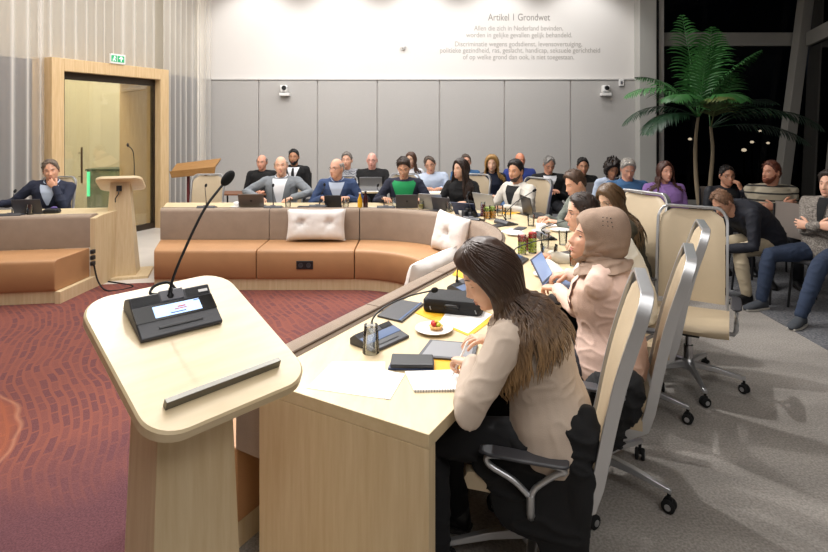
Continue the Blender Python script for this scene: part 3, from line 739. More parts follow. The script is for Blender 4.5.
# ------------------------------------------------------------------ office chairs
def make_chair(label):
    t = thing('conference_chair', label, 'chair', (0, 0, 0), 0, None)
    # seat
    m = MB(); prof = [(z0, z1-.03) for z0, z1 in [(-.235, .445), (-.235, .475), (-.2, .497), (0, .492), (.18, .5), (.235, .488), (.25, .465), (.235, .44)]]
    rings = []
    for k in range(9):
        x = -.245+.49*k/8; s = 1-.10*(abs(x)/.245)**4; dz = .012*(abs(x)/.245)**2
        rings.append([V((x, y*s, z+(dz if z > .43 else 0))) for y, z in prof])
    m.loft(rings); m.build('seat', CREAM, t, smooth=60)
    MB().box((0, -.01, .39), (.26, .24, .045)).box((.0, -.02, .36), (.14, .16, .05)).tube([(.1, .05, .37), (.27, .06, .355)], .006, 6).build('seat_mechanism', BLACK, t, bevel=.006)
    # back curve (y,z) from bottom to top
    bp = [V((0, -.235, .50)), V((0, -.255, .60)), V((0, -.282, .74)), V((0, -.325, .92)), V((0, -.40, 1.16))]
    bc = catmull(bp, 5)
    def bpt(u, v, h):
        k = v*(len(bc)-1); i = min(int(k), len(bc)-2); f = k-i; p = bc[i].lerp(bc[i+1], f); tg = (bc[i+1]-bc[i]).normalized(); nn = V((0, tg.z, -tg.y))
        curve = .030*(1-(u/.235)**2)
        return V((u, 0, 0))+p+nn*(h-curve)
    rows = []
    m = MB()
    def outl(h, sc):
        return h
    NU, NV = 12, 18
    def hw(v):     # half width with rounded top corners
        top = (1-v)*.66
        return .218 if top > .08 else .218-.08+sqrt(max(.0064-(.08-top)**2, 0))
    for h in (.018, -.012):
        m.grid([[bpt(-hw(v)+2*hw(v)*i/NU, v*.985, h*(1 if 0 < i < NU else .3)) for i in range(NU+1)] for v in [j/NV for j in range(NV+1)]])
    m.build('backrest', CREAM, t, smooth=60)
    # frame around the back: left side up, across the rounded top, down the right side, then under the seat
    path_ = []
    for k in range(17): v = k/16*.89; path_.append((-.232, v))
    cv = []
    for k in range(1, 7): a = k/7*pi/2; path_.append((-.232+.075*(1-cos(a)), .89+.11*sin(a)))
    for k in range(9): path_.append((-.157+.314*k/8, 1.0))
    for k in range(1, 7): a = pi/2-k/7*pi/2; path_.append((.232-.075*(1-cos(a)), .89+.11*sin(a)))
    for k in range(17): path_.append((.232, .89-k/16*.89))
    def flat(u, v):
        k = v*(len(bc)-1); i = min(int(k), len(bc)-2); p = bc[i].lerp(bc[i+1], k-i); return V((u, p.y, p.z))
    pts = [flat(u, v) for u, v in path_]
    low = [V((0, -.215, .43)), V((0, -.12, .375)), V((0, .0, .37))]
    pts = [V((-.235, p.y, p.z)) for p in reversed(low)]+pts+[V((.235, p.y, p.z)) for p in low]
    pts = [p*1.0 for p in pts]
    rings = []
    for i, p in enumerate(pts):
        a = pts[max(i-1, 0)]; b = pts[min(i+1, len(pts)-1)]; tg = (b-a).normalized()
        # inward direction lies in the back surface, thickness direction is perpendicular to both
        side = V((-1 if p.x > 0 else 1, 0, 0)) if abs(tg.x) < .5 else V((0, 0, -1))
        if .2 < abs(tg.x) < .9: side = V((-1 if p.x > 0 else 1, 0, -1)).normalized()
        side = (side-tg*side.dot(tg)).normalized(); th = tg.cross(side); 
        if th.y > 0: th = -th
        wd = .009; dp = .028 if i not in (0, len(pts)-1) else .02
        rings.append([p+side*wd+th*dp, p+side*wd-th*.016, p-side*wd-th*.016, p-side*wd+th*dp])
    m = MB().loft(rings)
    m.box((0, -.0, .37), (.47, .05, .022))
    m.build('back_frame', SILVER, t, smooth=35, bevel=.002)
    for s in (-1, 1):
        x = s*.285
        m = MB(); m.tube([(s*.22, -.02, .37), (s*.27, -.02, .375), (x, -.02, .40), (x, -.02, .46)], .015, 8, up=(0, 1, 0))
        m.tube(catmull([(x, -.02, .45), (x, .04, .50), (x, .12, .535), (x, .135, .562), (x, .10, .575), (x, 0, .577), (x, -.11, .575), (x, -.135, .56), (x, -.11, .55), (x, -.04, .49), (x, -.02, .45)], 4), .011, 8)
        arm = m.build('armrest', SILVER, t, smooth=60)
        MB().loft([[V((x+i*w, y, z)) for i, z in ((-1, .583), (1, .583), (.9, .594), (-.9, .594))] for y, w in ((-.15, .018), (-.13, .03), (0, .036), (.12, .034), (.16, .018))]).build('arm_pad', DGREY, arm, smooth=60, bevel=.004)
    MB().lathe([(.03, .12), (.03, .26), (.02, .26), (.02, .38)], n=14).build('gas_column', CHROME, t)
    MB().lathe([(.045, .10), (.045, .15), (.03, .17), (0, .17)], n=16).build('base_hub', SILVER, t)
    for k in range(5):
        a = R(72*k+20); r = RZ(a)
        m = MB(); m.loft([[r @ V((w*i, y, z+j)) for i, j in ((-1, -h), (1, -h), (.8, h), (-.8, h))] for y, z, w, h in ((.03, .135, .022, .02), (.17, .125, .018, .014), (.34, .095, .013, .010))])
        leg = m.build('base_leg', SILVER, t, smooth=40, bevel=.003)
        cr = RZ(a+R(35*(k-2)))
        c = r @ V((0, .33, 0)); m = MB()
        for s in (-1, 1): m.lathe([(0, -.009), (.024, -.009), (.03, -.005), (.03, .005), (.024, .009), (0, .009)], c+cr @ V((s*.015, 0, .03)), 16, axis=cr @ RY(R(90)))
        m.tube([c+V((0, 0, .03)), c+V((0, 0, .088))], .008, 8).box(c+V((0, 0, .055)), (.016, .03, .02), cr)
        ca = m.build('castor', BLACKM, leg, smooth=40)
        m = MB()
        for s in (-1, 1): m.lathe([(0, 0), (.014, 0), (.014, .003), (0, .003)], c+cr @ V((s*.0235, 0, .03)), 12, axis=cr @ RY(R(90*s)))
        m.build('wheel_cap', SILVER, t if False else leg)
    return t
def make_visitor(label):
    t = thing('visitor_chair', label, 'chair')
    m = MB().box((0, 0, .44), (.46, .44, .035)); m.build('seat', mat('charcoal seat cloth', '3A393B', .9, bump=.3), t, bevel=.012)
    rows = [[V((-.21+.42*i/8, -.23-.05*(z-.5)-.03*(1-((i-4)/4)**2), z)) for i in range(9)] for z in (.56, .62, .7, .78, .86, .9)]
    m = MB(); m.grid(rows); m.grid([[p+V((0, -.018, 0)) for p in r] for r in rows])
    e = [rows[0], [p+V((0, -.018, 0)) for p in rows[0]]]; m.grid(e); e = [rows[-1], [p+V((0, -.018, 0)) for p in rows[-1]]]; m.grid(e)
    m.build('backrest', mat('warm grey shell', '7B716A', .6), t, smooth=60)
    for sx in (-1, 1):
        MB().tube([(sx*.22, .19, .43), (sx*.24, .23, .0)], .011, 8).build('leg', CHROME if False else BLACK, t)
        MB().tube([(sx*.215, -.245, .88), (sx*.215, -.235, .56), (sx*.22, -.2, .43), (sx*.24, -.25, .0)], .011, 8).build('leg', BLACK, t)
    return t
# ------------------------------------------------------------------ people
def SKIN(h): return mat('skin tone '+h, h, .5, bump=.08, bscale=300, sss=.08)
EYEW = mat('eye white', 'D9D4CE', .25); IRIS = mat('dark iris', '2A1D16', .2)
def HAIRM(h): return mat('hair '+h, h, .55, bump=.8, bscale=120, var=.35, vscale=60, stretch=(1, 1, .25))
def HAIRG(h, h2, z0=.78, z1=1.10):
    nm = 'hair gradient '+h+h2
    if nm in _M: return _M[nm]
    m, nt, b = nodes(nm); tc = nt.nodes.new('ShaderNodeTexCoord'); sx = nt.nodes.new('ShaderNodeSeparateXYZ'); nt.links.new(tc.outputs['Object'], sx.inputs[0])
    mp = nt.nodes.new('ShaderNodeMapping'); mp.inputs['Scale'].default_value = (60, 60, 5); nt.links.new(tc.outputs['Object'], mp.inputs[0])
    n = nt.nodes.new('ShaderNodeTexNoise'); n.inputs['Scale'].default_value = 1; n.inputs['Detail'].default_value = 3; nt.links.new(mp.outputs[0], n.inputs['Vector'])
    mr = nt.nodes.new('ShaderNodeMapRange'); mr.inputs[1].default_value = z1; mr.inputs[2].default_value = z0; nt.links.new(sx.outputs['Z'], mr.inputs[0])
    a = nt.nodes.new('ShaderNodeMath'); a.operation = 'MULTIPLY_ADD'; a.inputs[1].default_value = 1.5; a.inputs[2].default_value = -.75; nt.links.new(n.outputs['Fac'], a.inputs[0])
    ad = nt.nodes.new('ShaderNodeMath'); ad.operation = 'MULTIPLY_ADD'; nt.links.new(mr.outputs[0], ad.inputs[0]); ad.inputs[1].default_value = 1; nt.links.new(a.outputs[0], ad.inputs[2])
    ml = nt.nodes.new('ShaderNodeMath'); ml.operation = 'MULTIPLY'; ml.use_clamp = True; nt.links.new(ad.outputs[0], ml.inputs[0]); nt.links.new(mr.outputs[0], ml.inputs[1])
    mix = nt.nodes.new('ShaderNodeMix'); mix.data_type = 'RGBA'; mix.inputs['A'].default_value = c4(sr(h)); mix.inputs['B'].default_value = c4(sr(h2)); nt.links.new(ml.outputs[0], mix.inputs['Factor'])
    nt.links.new(mix.outputs['Result'], b.inputs['Base Color']); b.inputs['Roughness'].default_value = .42
    bp = nt.nodes.new('ShaderNodeBump'); bp.inputs['Strength'].default_value = .5; bp.inputs['Distance'].default_value = .003
    nt.links.new(n.outputs['Fac'], bp.inputs['Height']); nt.links.new(bp.outputs[0], b.inputs['Normal'])
    _M[nm] = m; return m
def remeshed(mb, voxel, smooth_it, fold=0, fseed=0, ffreq=9, limit=None):
    me = mb.mesh('tmp', [], 0)
    ob = bpy.data.objects.new('tmp', me); COL.objects.link(ob)
    r = ob.modifiers.new('r', 'REMESH'); r.mode = 'VOXEL'; r.voxel_size = voxel; r.use_smooth_shade = True
    s = ob.modifiers.new('s', 'SMOOTH'); s.factor = .5; s.iterations = smooth_it
    dg = bpy.context.evaluated_depsgraph_get(); dg.update()
    out = bpy.data.meshes.new_from_object(ob.evaluated_get(dg))
    bpy.data.objects.remove(ob); bpy.data.meshes.remove(me)
    if fold:
        cs = []
        for v in out.vertices:
            p = v.co; n = v.normal
            q = V((p.x*ffreq*.8, p.y*ffreq, p.z*ffreq*1.5+fseed))
            q2 = q+V((1, 1, 1))*.7*noise.noise(q*.5)
            d = 1-abs(noise.noise(q2))*2.2
            cs.append(p+n*fold*(d*d*d if d > 0 else d*.4))
        for v, c in zip(out.vertices, cs): v.co = c
    out.shade_smooth(); out.update()
    return out
def closed_tube(mb, pts, rad, n=12, **k): return mb.tube(pts, rad, n, round_end=True, **k)

class Torso:
    def __init__(s, female=False, bulk=1, lean=0, side=0, twist=0, hip=.525, length=.50, bend=.5):
        s.f = female; s.b = bulk; s.pts = []; s.fr = []
        p = V((0, 0, hip)); N = 40; s.N = N
        for i in range(N+1):
            v = i/N; a = R(lean)*((1-bend)+2*bend*v)
            T = RY(R(side)*v) @ V((0, sin(a), cos(a))); X = RZ(R(twist)*v) @ RY(R(side)*v) @ V((1, 0, 0)); X = (X-T*X.dot(T)).normalized(); F = T.cross(X)
            s.pts.append(p.copy()); s.fr.append((X, F, T)); p = p+T*length/N
        s.tab = [(-.1, .15, .105), (0, .168, .12), (.15, .172, .122), (.4, .158, .118), (.65, .172, .122), (.82, .184, .112), (.91, .155, .09), (.96, .11, .072), (1.0, .066, .062)] if not female else \
                [(-.1, .16, .105), (0, .175, .12), (.15, .165, .115), (.4, .132, .10), (.66, .150, .122), (.82, .158, .10), (.91, .13, .08), (.96, .09, .062), (1.0, .054, .052)]
    def at(s, v):
        k = max(0, min(1, v))*s.N; i = min(int(k), s.N-1); f = k-i
        p = s.pts[i].lerp(s.pts[i+1], f); X, F, T = s.fr[i]
        if v < 0: p = p+T*v*.5
        if v > 1: p = p+T*(v-1)*.5
        return p, X, F, T
    def sec(s, v):
        rx = interp(v, [(a, b) for a, b, c in s.tab]); ry = interp(v, [(a, c) for a, b, c in s.tab])
        k = 1+(s.b-1)*interp(v, [(.80, 1), (1, .3)])
        return rx*(1+(k-1)*.8), ry*k
    def surf(s, v, phi, off=0):
        p, X, F, T = s.at(v); rx, ry = s.sec(v); sp, cp = sin(phi), cos(phi)
        e = 2/2.3; sx = abs(sp)**e*(1 if sp >= 0 else -1); cx = abs(cp)**e*(1 if cp >= 0 else -1)
        return p+X*(rx+off)*sx+F*(ry+off)*cx
    def mesh(s, mb, off, v0=-.08, v1=1.0, n=24, k=16):
        mb.loft([[s.surf(v0+(v1-v0)*j/k, 2*pi*i/n, off) for i in range(n)] for j in range(k+1)])

def ik(S, T, a, b, pole):
    d = T-S; L = d.length
    if L > (a+b)*.995: T = S+d*((a+b)*.995/L); d = T-S; L = d.length
    dn_ = d/L; x = (a*a-b*b+L*L)/(2*L); h = sqrt(max(a*a-x*x, 0))
    pl = V(pole); pl = (pl-dn_*pl.dot(dn_)).normalized()
    return S+dn_*x+pl*h, T
def hand(mb, w, fd, nrm, side, curl=.35, q=0, spread=1, size=1, pinch=False, mi=0):
    """wrist point, finger direction, palm normal (towards what is touched), side +1 right / -1 left"""
    F = V(fd).normalized(); N = V(nrm); N = (N-F*N.dot(F)).normalized(); A = F.cross(N).normalized()   # A points to thumb side or away
    # for a right hand palm down (N=-Z, F=+Y): thumb towards -X ; F x N = Y x -Z = -X
    Tm = A*(1 if side > 0 else -1)
    S = size; n = 8 if q == 0 else 12
    rings = []
    for y, hw, ht, c in ((-.02, .024, .019, 0), (.0, .027, .019, 0), (.03, .037, .0175, .002), (.06, .041, .0155, .002), (.082, .040, .012, 0), (.090, .034, .007, 0)):
        ring = []
        for i in range(14):
            a = 2*pi*i/14; cx = cos(a); sy = sin(a)
            ring.append(w+F*y*S+Tm*(abs(cx)**.8*(1 if cx > 0 else -1)*hw)*S+N*(sy*ht+c)*S)
        rings.append(ring)
    mb.loft(rings, mi=mi)
    fl = (.072, .080, .074, .058); fo = (.031, .011, -.0095, -.0285); fr = (.0092, .0096, .0090, .0080)
    for k in range(4):
        base = w+F*(.074-.006*abs(k-1.2)*.8)*S+Tm*fo[k]*S
        ang = .10; p = base; pts = [p]; rad = [fr[k]*S]
        cu = curl*(1+.12*k)
        if pinch and k >= 1: cu = curl*1.35
        d0 = (F+Tm*(.10*(1.3-k))*spread).normalized()
        for sgl, da in zip((.45, .30, .25), (.55, 1.0, .8)):
            for h in range(2):
                ang += cu*da*.5
                dr = d0*cos(ang)+N*sin(ang)
                p = p+dr*fl[k]*sgl*.5*S; pts.append(p); rad.append(fr[k]*S*(1-.055*(len(pts)-1)))
        closed_tube(mb, pts, rad, n, mi=mi)
    tb = w+F*.018*S+Tm*.026*S+N*.004*S; p = tb; pts = [p]; rad = [.0145*S]
    td = (F*.62+Tm*.70+N*.25).normalized()
    for sgl, bend in ((.030, 0), (.022, .35 if not pinch else .6), (.014, .3)):
        td = (td*cos(bend)+(F*.8-Tm*.35+N*(.3 if not pinch else .6)).normalized()*sin(bend)).normalized(); p = p+td*sgl*S*1.05; pts.append(p); rad.append(rad[-1]*.86)
    closed_tube(mb, pts, rad, n, mi=mi)

class Head:
    def __init__(s, c, yaw=0, pitch=0, roll=0, female=False, nose=1, size=1, jaw=1, width=1):
        s.c = V(c); s.M = RZ(R(yaw)) @ RX(R(-pitch)) @ RY(R(roll)); s.f = female; s.nk = nose*(.85 if female else 1); s.sz = size*(.95 if female else 1); s.jaw = jaw*(.9 if female else 1); s.w = width
    def raw(s, a, e, feat=True):
        ce, se = max(cos(e), .001)**.88, sin(e)
        x = .0755*ce*sin(a)*s.w; y = .096*ce*cos(a); z = .117*se
        t = max(-z, 0)/.117
        x *= 1-(.34 if s.f else .26)*t**2.0/ s.jaw**.5
        yf = y
        y += .046*t**1.4
        if z > .0: y *= 1-.03*(z/.117)
        if y > 0: y *= 1-.05*abs(sin(a))**2
        if feat:
            ff = smooth01((yf-.012)/.035)
            if ff > 0:
                g = lambda u, s_: exp(-(u/s_)**2)
                ax = abs(x)
                h = interp(z, [(-.048, 0), (-.038, .013), (-.027, .024), (-.008, .015), (.010, .007), (.030, .001)])*s.nk
                sg = interp(z, [(-.04, .0125), (-.026, .0120), (0, .0085), (.02, .0075)])
                dy = h*g(x, sg)
                dy += .006*s.nk*g(ax-.0115, .006)*g(z+.031, .008)
                dy -= .0085*g(ax-.031, .017)*g(z-.008, .013)
                dy += (.0035 if s.f else .0055)*g(z-.029, .009)*g(ax-.026, .026)
                dy += .0045*g(ax-.044, .018)*g(z+.022, .018)
                dy += .0070*g(x, .024)*g(z+.061, .012)
                dy -= .0035*g(x, .026)*g(z+.0605, .0022)
                dy -= .0045*g(x, .022)*g(z+.078, .006)
                dy += .0085*g(x, .024)*g(z+.096, .013)
                dy -= .003*g(ax-.040, .012)*g(z+.052, .02)
                y += ff*dy
        return V((x, y, z))
    def w_(s, p): return s.c+s.M @ (p*s.sz)
    @staticmethod
    def az(u): return u-.38*sin(u)
    def front_y(s, x, z):
        """front surface depth at (x,z): bisection in azimuth/elevation"""
        e = math.asin(max(-1, min(1, z/.117))); lo, hi = 0, pi/2
        for _ in range(24):
            m = (lo+hi)/2
            if abs(s.raw(m, e).x) < abs(x): lo = m
            else: hi = m
        p = s.raw(lo, e); return p.y
    def skin(s, mb, nu=40, nv=30, eyes=True, look=0, lips=True, ears=True, closed=False):
        """material slots: 0 skin 1 eye white 2 iris 3 lips 4 brow"""
        mb.loft([[s.w_(s.raw(s.az(-pi+2*pi*i/nu), -pi/2+pi*j/nv)) for i in range(nu)] for j in range(nv+1)], mi=0)
        for sd in (-1, 1):
            if ears:
                r = s.M @ RZ(sd*R(-22)) @ RX(R(-8))
                mb.ell(s.w_(V((sd*.0785*s.w, -.008, -.004))), (.0085*s.sz, .018*s.sz, .031*s.sz), 10, 8, r, mi=0)
                mb.ell(s.w_(V((sd*.083*s.w, -.005, -.006))), (.004*s.sz, .010*s.sz, .019*s.sz), 8, 6, r, mi=0)
            if eyes:
                ys = s.front_y(.031, .009); c = V((sd*.0315, ys-.0085, .009))
                if not closed:
                    mb.ell(s.w_(c), tuple([.0122*s.sz]*3), 12, 8, mi=1)
                    mb.ell(s.w_(c+V((look*.004, .0072, -.001))), (.0060*s.sz, .0056*s.sz, .0060*s.sz), 10, 6, s.M, mi=2)
                # lids
                rows = []
                lim = .15 if not closed else -.55
                for j in range(6):
                    e = lim+(1.5-lim)*j/5
                    rows.append([s.w_(c+V((cos(e)*sin(a)*.0140, cos(e)*cos(a)*.0134, sin(e)*.0130-.0005))) for a in [R(-80+160*i/9) for i in range(10)]])
                mb.grid(rows, mi=0)
                rows = []
                for j in range(4):
                    e = -1.4+(1.4-.5)*j/3
                    rows.append([s.w_(c+V((cos(e)*sin(a)*.0136, cos(e)*cos(a)*.0131, sin(e)*.0130))) for a in [R(-80+160*i/9) for i in range(10)]])
                mb.grid(rows, mi=0)
                pts = [s.w_(c+V((cos(lim)*sin(a)*.0140, cos(lim)*cos(a)*.0140, sin(lim)*.013))) for a in [R(-70+140*i/8) for i in range(9)]]
                mb.tube(pts, .0009*s.sz if not s.f else .0014*s.sz, 5, mi=4)
                br = []
                for k in range(7):
                    x = sd*(.014+.034*k/6); z = .0285+.006*sin(pi*(k+.6)/6.8); br.append(s.w_(V((x, s.front_y(x, z)+.0008, z))))
                mb.tube(br, [.0012, .0026, .003, .003, .0028, .002, .001] if not s.f else [.001, .0018, .002, .002, .0018, .0014, .0008], 6, mi=4)
        if lips:
            for z, r, k0 in ((-.0565, .0032, .020), (-.0645, .0042, .018)):
                pts = []; rr = []
                for k in range(9):
                    x = -k0*1.1+2.2*k0*k/8; pts.append(s.w_(V((x, s.front_y(x, z)-.0012, z+(.002 if z > -.06 else -.001)*cos(x*70)-.0006)))); rr.append(r*s.sz*(1-.75*abs(x/(k0*1.15))**2))
                mb.tube(pts, rr, 8, mi=3)
    def hairline(s, a, style):
        a = abs(a)
        if style == 'receding': t = [(0, .098), (.45, .088), (.8, .055), (1.1, .02), (1.3, -.012), (1.55, .005), (1.9, -.03), (2.4, -.066), (pi, -.076)]
        elif style == 'ring': t = [(0, .2), (.9, .2), (1.25, .03), (1.4, -.01), (1.6, .0), (1.9, -.03), (2.4, -.066), (pi, -.076)]
        elif style == 'long': t = [(0, .078), (.4, .072), (.75, .05), (1.0, .01), (1.25, -.04), (1.6, -.08), (pi, -.10)]
        else: t = [(0, .084), (.45, .080), (.8, .064), (1.05, .035), (1.22, .008), (1.34, -.004), (1.46, .022), (1.75, .018), (2.0, -.03), (2.4, -.060), (pi, -.074)]
        return interp(a, t)
    def cap(s, thick=.014, style='short', side=.008, seed=0, nu=48, nv=34, lump=.003, front=1.0, tufts=0):
        m = MB(); rows = []; msk = []
        for j in range(nv+1):
            e = -pi/2+pi*j/nv; row = []; mr = []
            for i in range(nu):
                a = s.az(-pi+2*pi*i/nu); p = s.raw(a, e, False)
                zl = s.hairline(a, style); mm = smooth01((p.z-zl+.004)/.016)
                if style == 'ring': mm *= smooth01((.070-.25*max(0, p.y)-p.z)/.02)
                n = V((p.x, p.y-.005, p.z*.8)).normalized()
                top = smooth01((p.z-.01)/.08); fr = smooth01((p.y)/.07)*front
                th = side*(1-top)+thick*top*(1+.35*fr)
                th += lump*noise.noise(V((p.x*45, p.y*45, p.z*45+seed*7)))*mm
                row.append(s.w_(p+n*(th*mm-.006*(1-mm)))); mr.append(mm)
            rows.append(row); msk.append(mr)
        vs = [p for r in rows for p in r]; fs = []
        for j in range(nv):
            for i in range(nu):
                k = (i+1) % nu
                if max(msk[j][i], msk[j][k], msk[j+1][i], msk[j+1][k]) > .02: fs.append((j*nu+i, j*nu+k, (j+1)*nu+k, (j+1)*nu+i))
        m.add(vs, fs)
        if tufts:
            rnd = random.Random(seed)
            for c in range(tufts):
                a = rnd.uniform(-pi, pi); e = rnd.uniform(-.5, 1.5); p = s.raw(a, e, False); zl = s.hairline(a, style)
                if p.z < zl+.006 or (style == 'ring' and p.z > .050-.25*max(0, p.y)): continue
                n = V((p.x, p.y-.005, p.z*.8)).normalized(); top = smooth01((p.z-.01)/.08)
                tg = (V((.5, .25 if p.z > .05 else -.3, 0)) if top > .5 else V((0, -.5, -1))); tg = (tg-n*tg.dot(n)).normalized()
                q = p+n*(side*(1-top)+thick*top)*.8; L = (.014+.018*top)*rnd.uniform(.7, 1.3)
                tg = (tg+V((rnd.uniform(-.4, .4), rnd.uniform(-.4, .4), rnd.uniform(-.2, .2)))).normalized()
                m.tube([s.w_(q), s.w_(q+tg*L*.5+n*.004), s.w_(q+tg*L-n*.001)], [.0042*s.sz, .0036*s.sz, .0006], 5)
        return m
    def beard(s, thick=.006, seed=0, nu=56, nv=40, stub=False):
        m = MB(); rows = []; msk = []
        for j in range(nv+1):
            e = -pi/2+pi*j/nv; row = []; mr = []
            for i in range(nu):
                a = s.az(-pi+2*pi*i/nu); p = s.raw(a, e); ax = abs(p.x)
                up = interp(abs(a), [(0, -.045), (.3, -.050), (.7, -.056), (1.05, -.040), (1.3, -.012), (1.42, -.03), (1.6, -.2)])
                mm = smooth01((up-p.z)/.008)
                if abs(a) > 1.5: mm = 0
                mo = exp(-((ax)/.021)**4-((p.z+.061)/.0075)**4); mm *= (1-mo)
                n = V((p.x, p.y, p.z*.6)).normalized()
                row.append(s.w_(p+n*(thick*mm*(1+.3*noise.noise(V((p.x*80, p.z*80, seed))))-.004*(1-mm)))); mr.append(mm)
            rows.append(row); msk.append(mr)
        vs = [p for r in rows for p in r]; fs = []
        for j in range(nv):
            for i in range(nu):
                k = (i+1) % nu
                if max(msk[j][i], msk[j][k], msk[j+1][i], msk[j+1][k]) > .05: fs.append((j*nu+i, j*nu+k, (j+1)*nu+k, (j+1)*nu+i))
        m.add(vs, fs); return m
    def glasses(s, parent, m=None, r=.0215, h=.017):
        mb = MB(); cs = []
        for sd in (-1, 1):
            yy = s.front_y(.03, .005)+.012; c = V((sd*.0325, yy, .006)); ring = [s.w_(c+V((r*cos(t)*1.05, -.004*abs(cos(t)), h*sin(t)))) for t in [2*pi*k/20 for k in range(21)]]
            mb.tube(ring, .0017, 6)
            mb.tube([s.w_(c+V((sd*r, -.004, .008))), s.w_(V((sd*.071, .03, .012))), s.w_(V((sd*.079, -.01, .010)))], .0016, 6)
        yy = s.front_y(.0, .008)+.005
        mb.tube([s.w_(V((-.012, yy, .010))), s.w_(V((0, yy+.003, .012))), s.w_(V((.012, yy, .010)))], .0016, 6)
        return mb.build('glasses', m or mat('dark spectacle frame', '1C1A1A', .35), parent, smooth=180)

def long_hair(H, T, mb, count, length, seed=0, r=.006, parta=.0, mn=1.0, wave=.009, spread=.02, back_only=False, fwd=0, lift=.02, gather=0):
    """strand clumps from the parting over the scalp and hanging down round neck and shoulders"""
    rnd = random.Random(seed)
    for c in range(count):
        a = rnd.uniform(mn, 2*pi-mn); a = a if a < pi else a-2*pi
        if back_only and abs(a) < 1.3: continue
        e0 = R(rnd.uniform(60, 86)); e1 = R(interp(abs(a), [(0, 30), (1.0, -8), (1.6, -22), (pi, -28)]))
        pts = []
        layer = lift*rnd.uniform(.75, 1.12)
        for k in range(7):
            t = k/6; e = e0+(e1-e0)*t; aa = a*(.65+.35*t)
            p = H.raw(aa, e, False); n = V((p.x, p.y-.005, p.z)).normalized()
            pts.append(H.w_(p+n*(layer+.004*t)))
        p = pts[-1].copy(); d = (pts[-1]-pts[-2]).normalized(); ln = length*rnd.uniform(.62, 1.0); st = ln/14; ph = rnd.uniform(0, 6.28); fq = rnd.uniform(7, 11)
        outv = (H.M @ V((sin(a), cos(a)*.5, 0))); outv.z = 0
        side = outv.cross(V((0, 0, 1)))
        for k in range(14):
            bk = (H.c+V((0, -.14, 0))-p); bk.z = 0; g = V((0, fwd, -1))+outv*.16*(1 if k < 5 else -.10)+bk*gather; d = (d*.62+g*.38).normalized(); p = p+d*st
            q = p+(outv*sin(ph+k*st*fq*6)+side*cos(ph*1.3+k*st*fq*5))*wave*min(1, k/5)
            # keep outside the torso
            best = None
            for vi in range(8, 42, 2):
                pp = T.pts[min(vi, 40)]
                if best is None or (pp-q).length < best[0]: best = ((pp-q).length, min(vi, 40)/40)
            pp, X, F, Tt = T.at(best[1]); rel = q-pp; lx, lf, lt = rel.dot(X), rel.dot(F), rel.dot(Tt)
            if lt < .06:
                rx, ry = T.sec(best[1]); rx += .035; ry += .035; kk = sqrt((lx/rx)**2+(lf/ry)**2)
                if kk < 1 and kk > .05: q = pp+X*lx/kk+F*lf/kk+Tt*lt; p = p*.3+q*.7
            pts.append(q)
        n = len(pts); rr = [r*(.5+.8*sin(pi*min(1, (k+2)/n*.75+.1))) for k in range(n)]; rr[-1] = r*.15; rr[-2] = r*.5
        mb.tube(pts, rr, 5, flat=.55, mi=(0 if rnd.random() < .7 else 1))

def torso_patch(T, mb, v0, v1, fn0, fn1, off, n=8, k=14):
    rows = []
    for j in range(k+1):
        v = v0+(v1-v0)*j/k; a, b = fn0(v), fn1(v)
        rows.append([T.surf(v, a+(b-a)*i/n, off) for i in range(n+1)])
    mb.grid(rows)

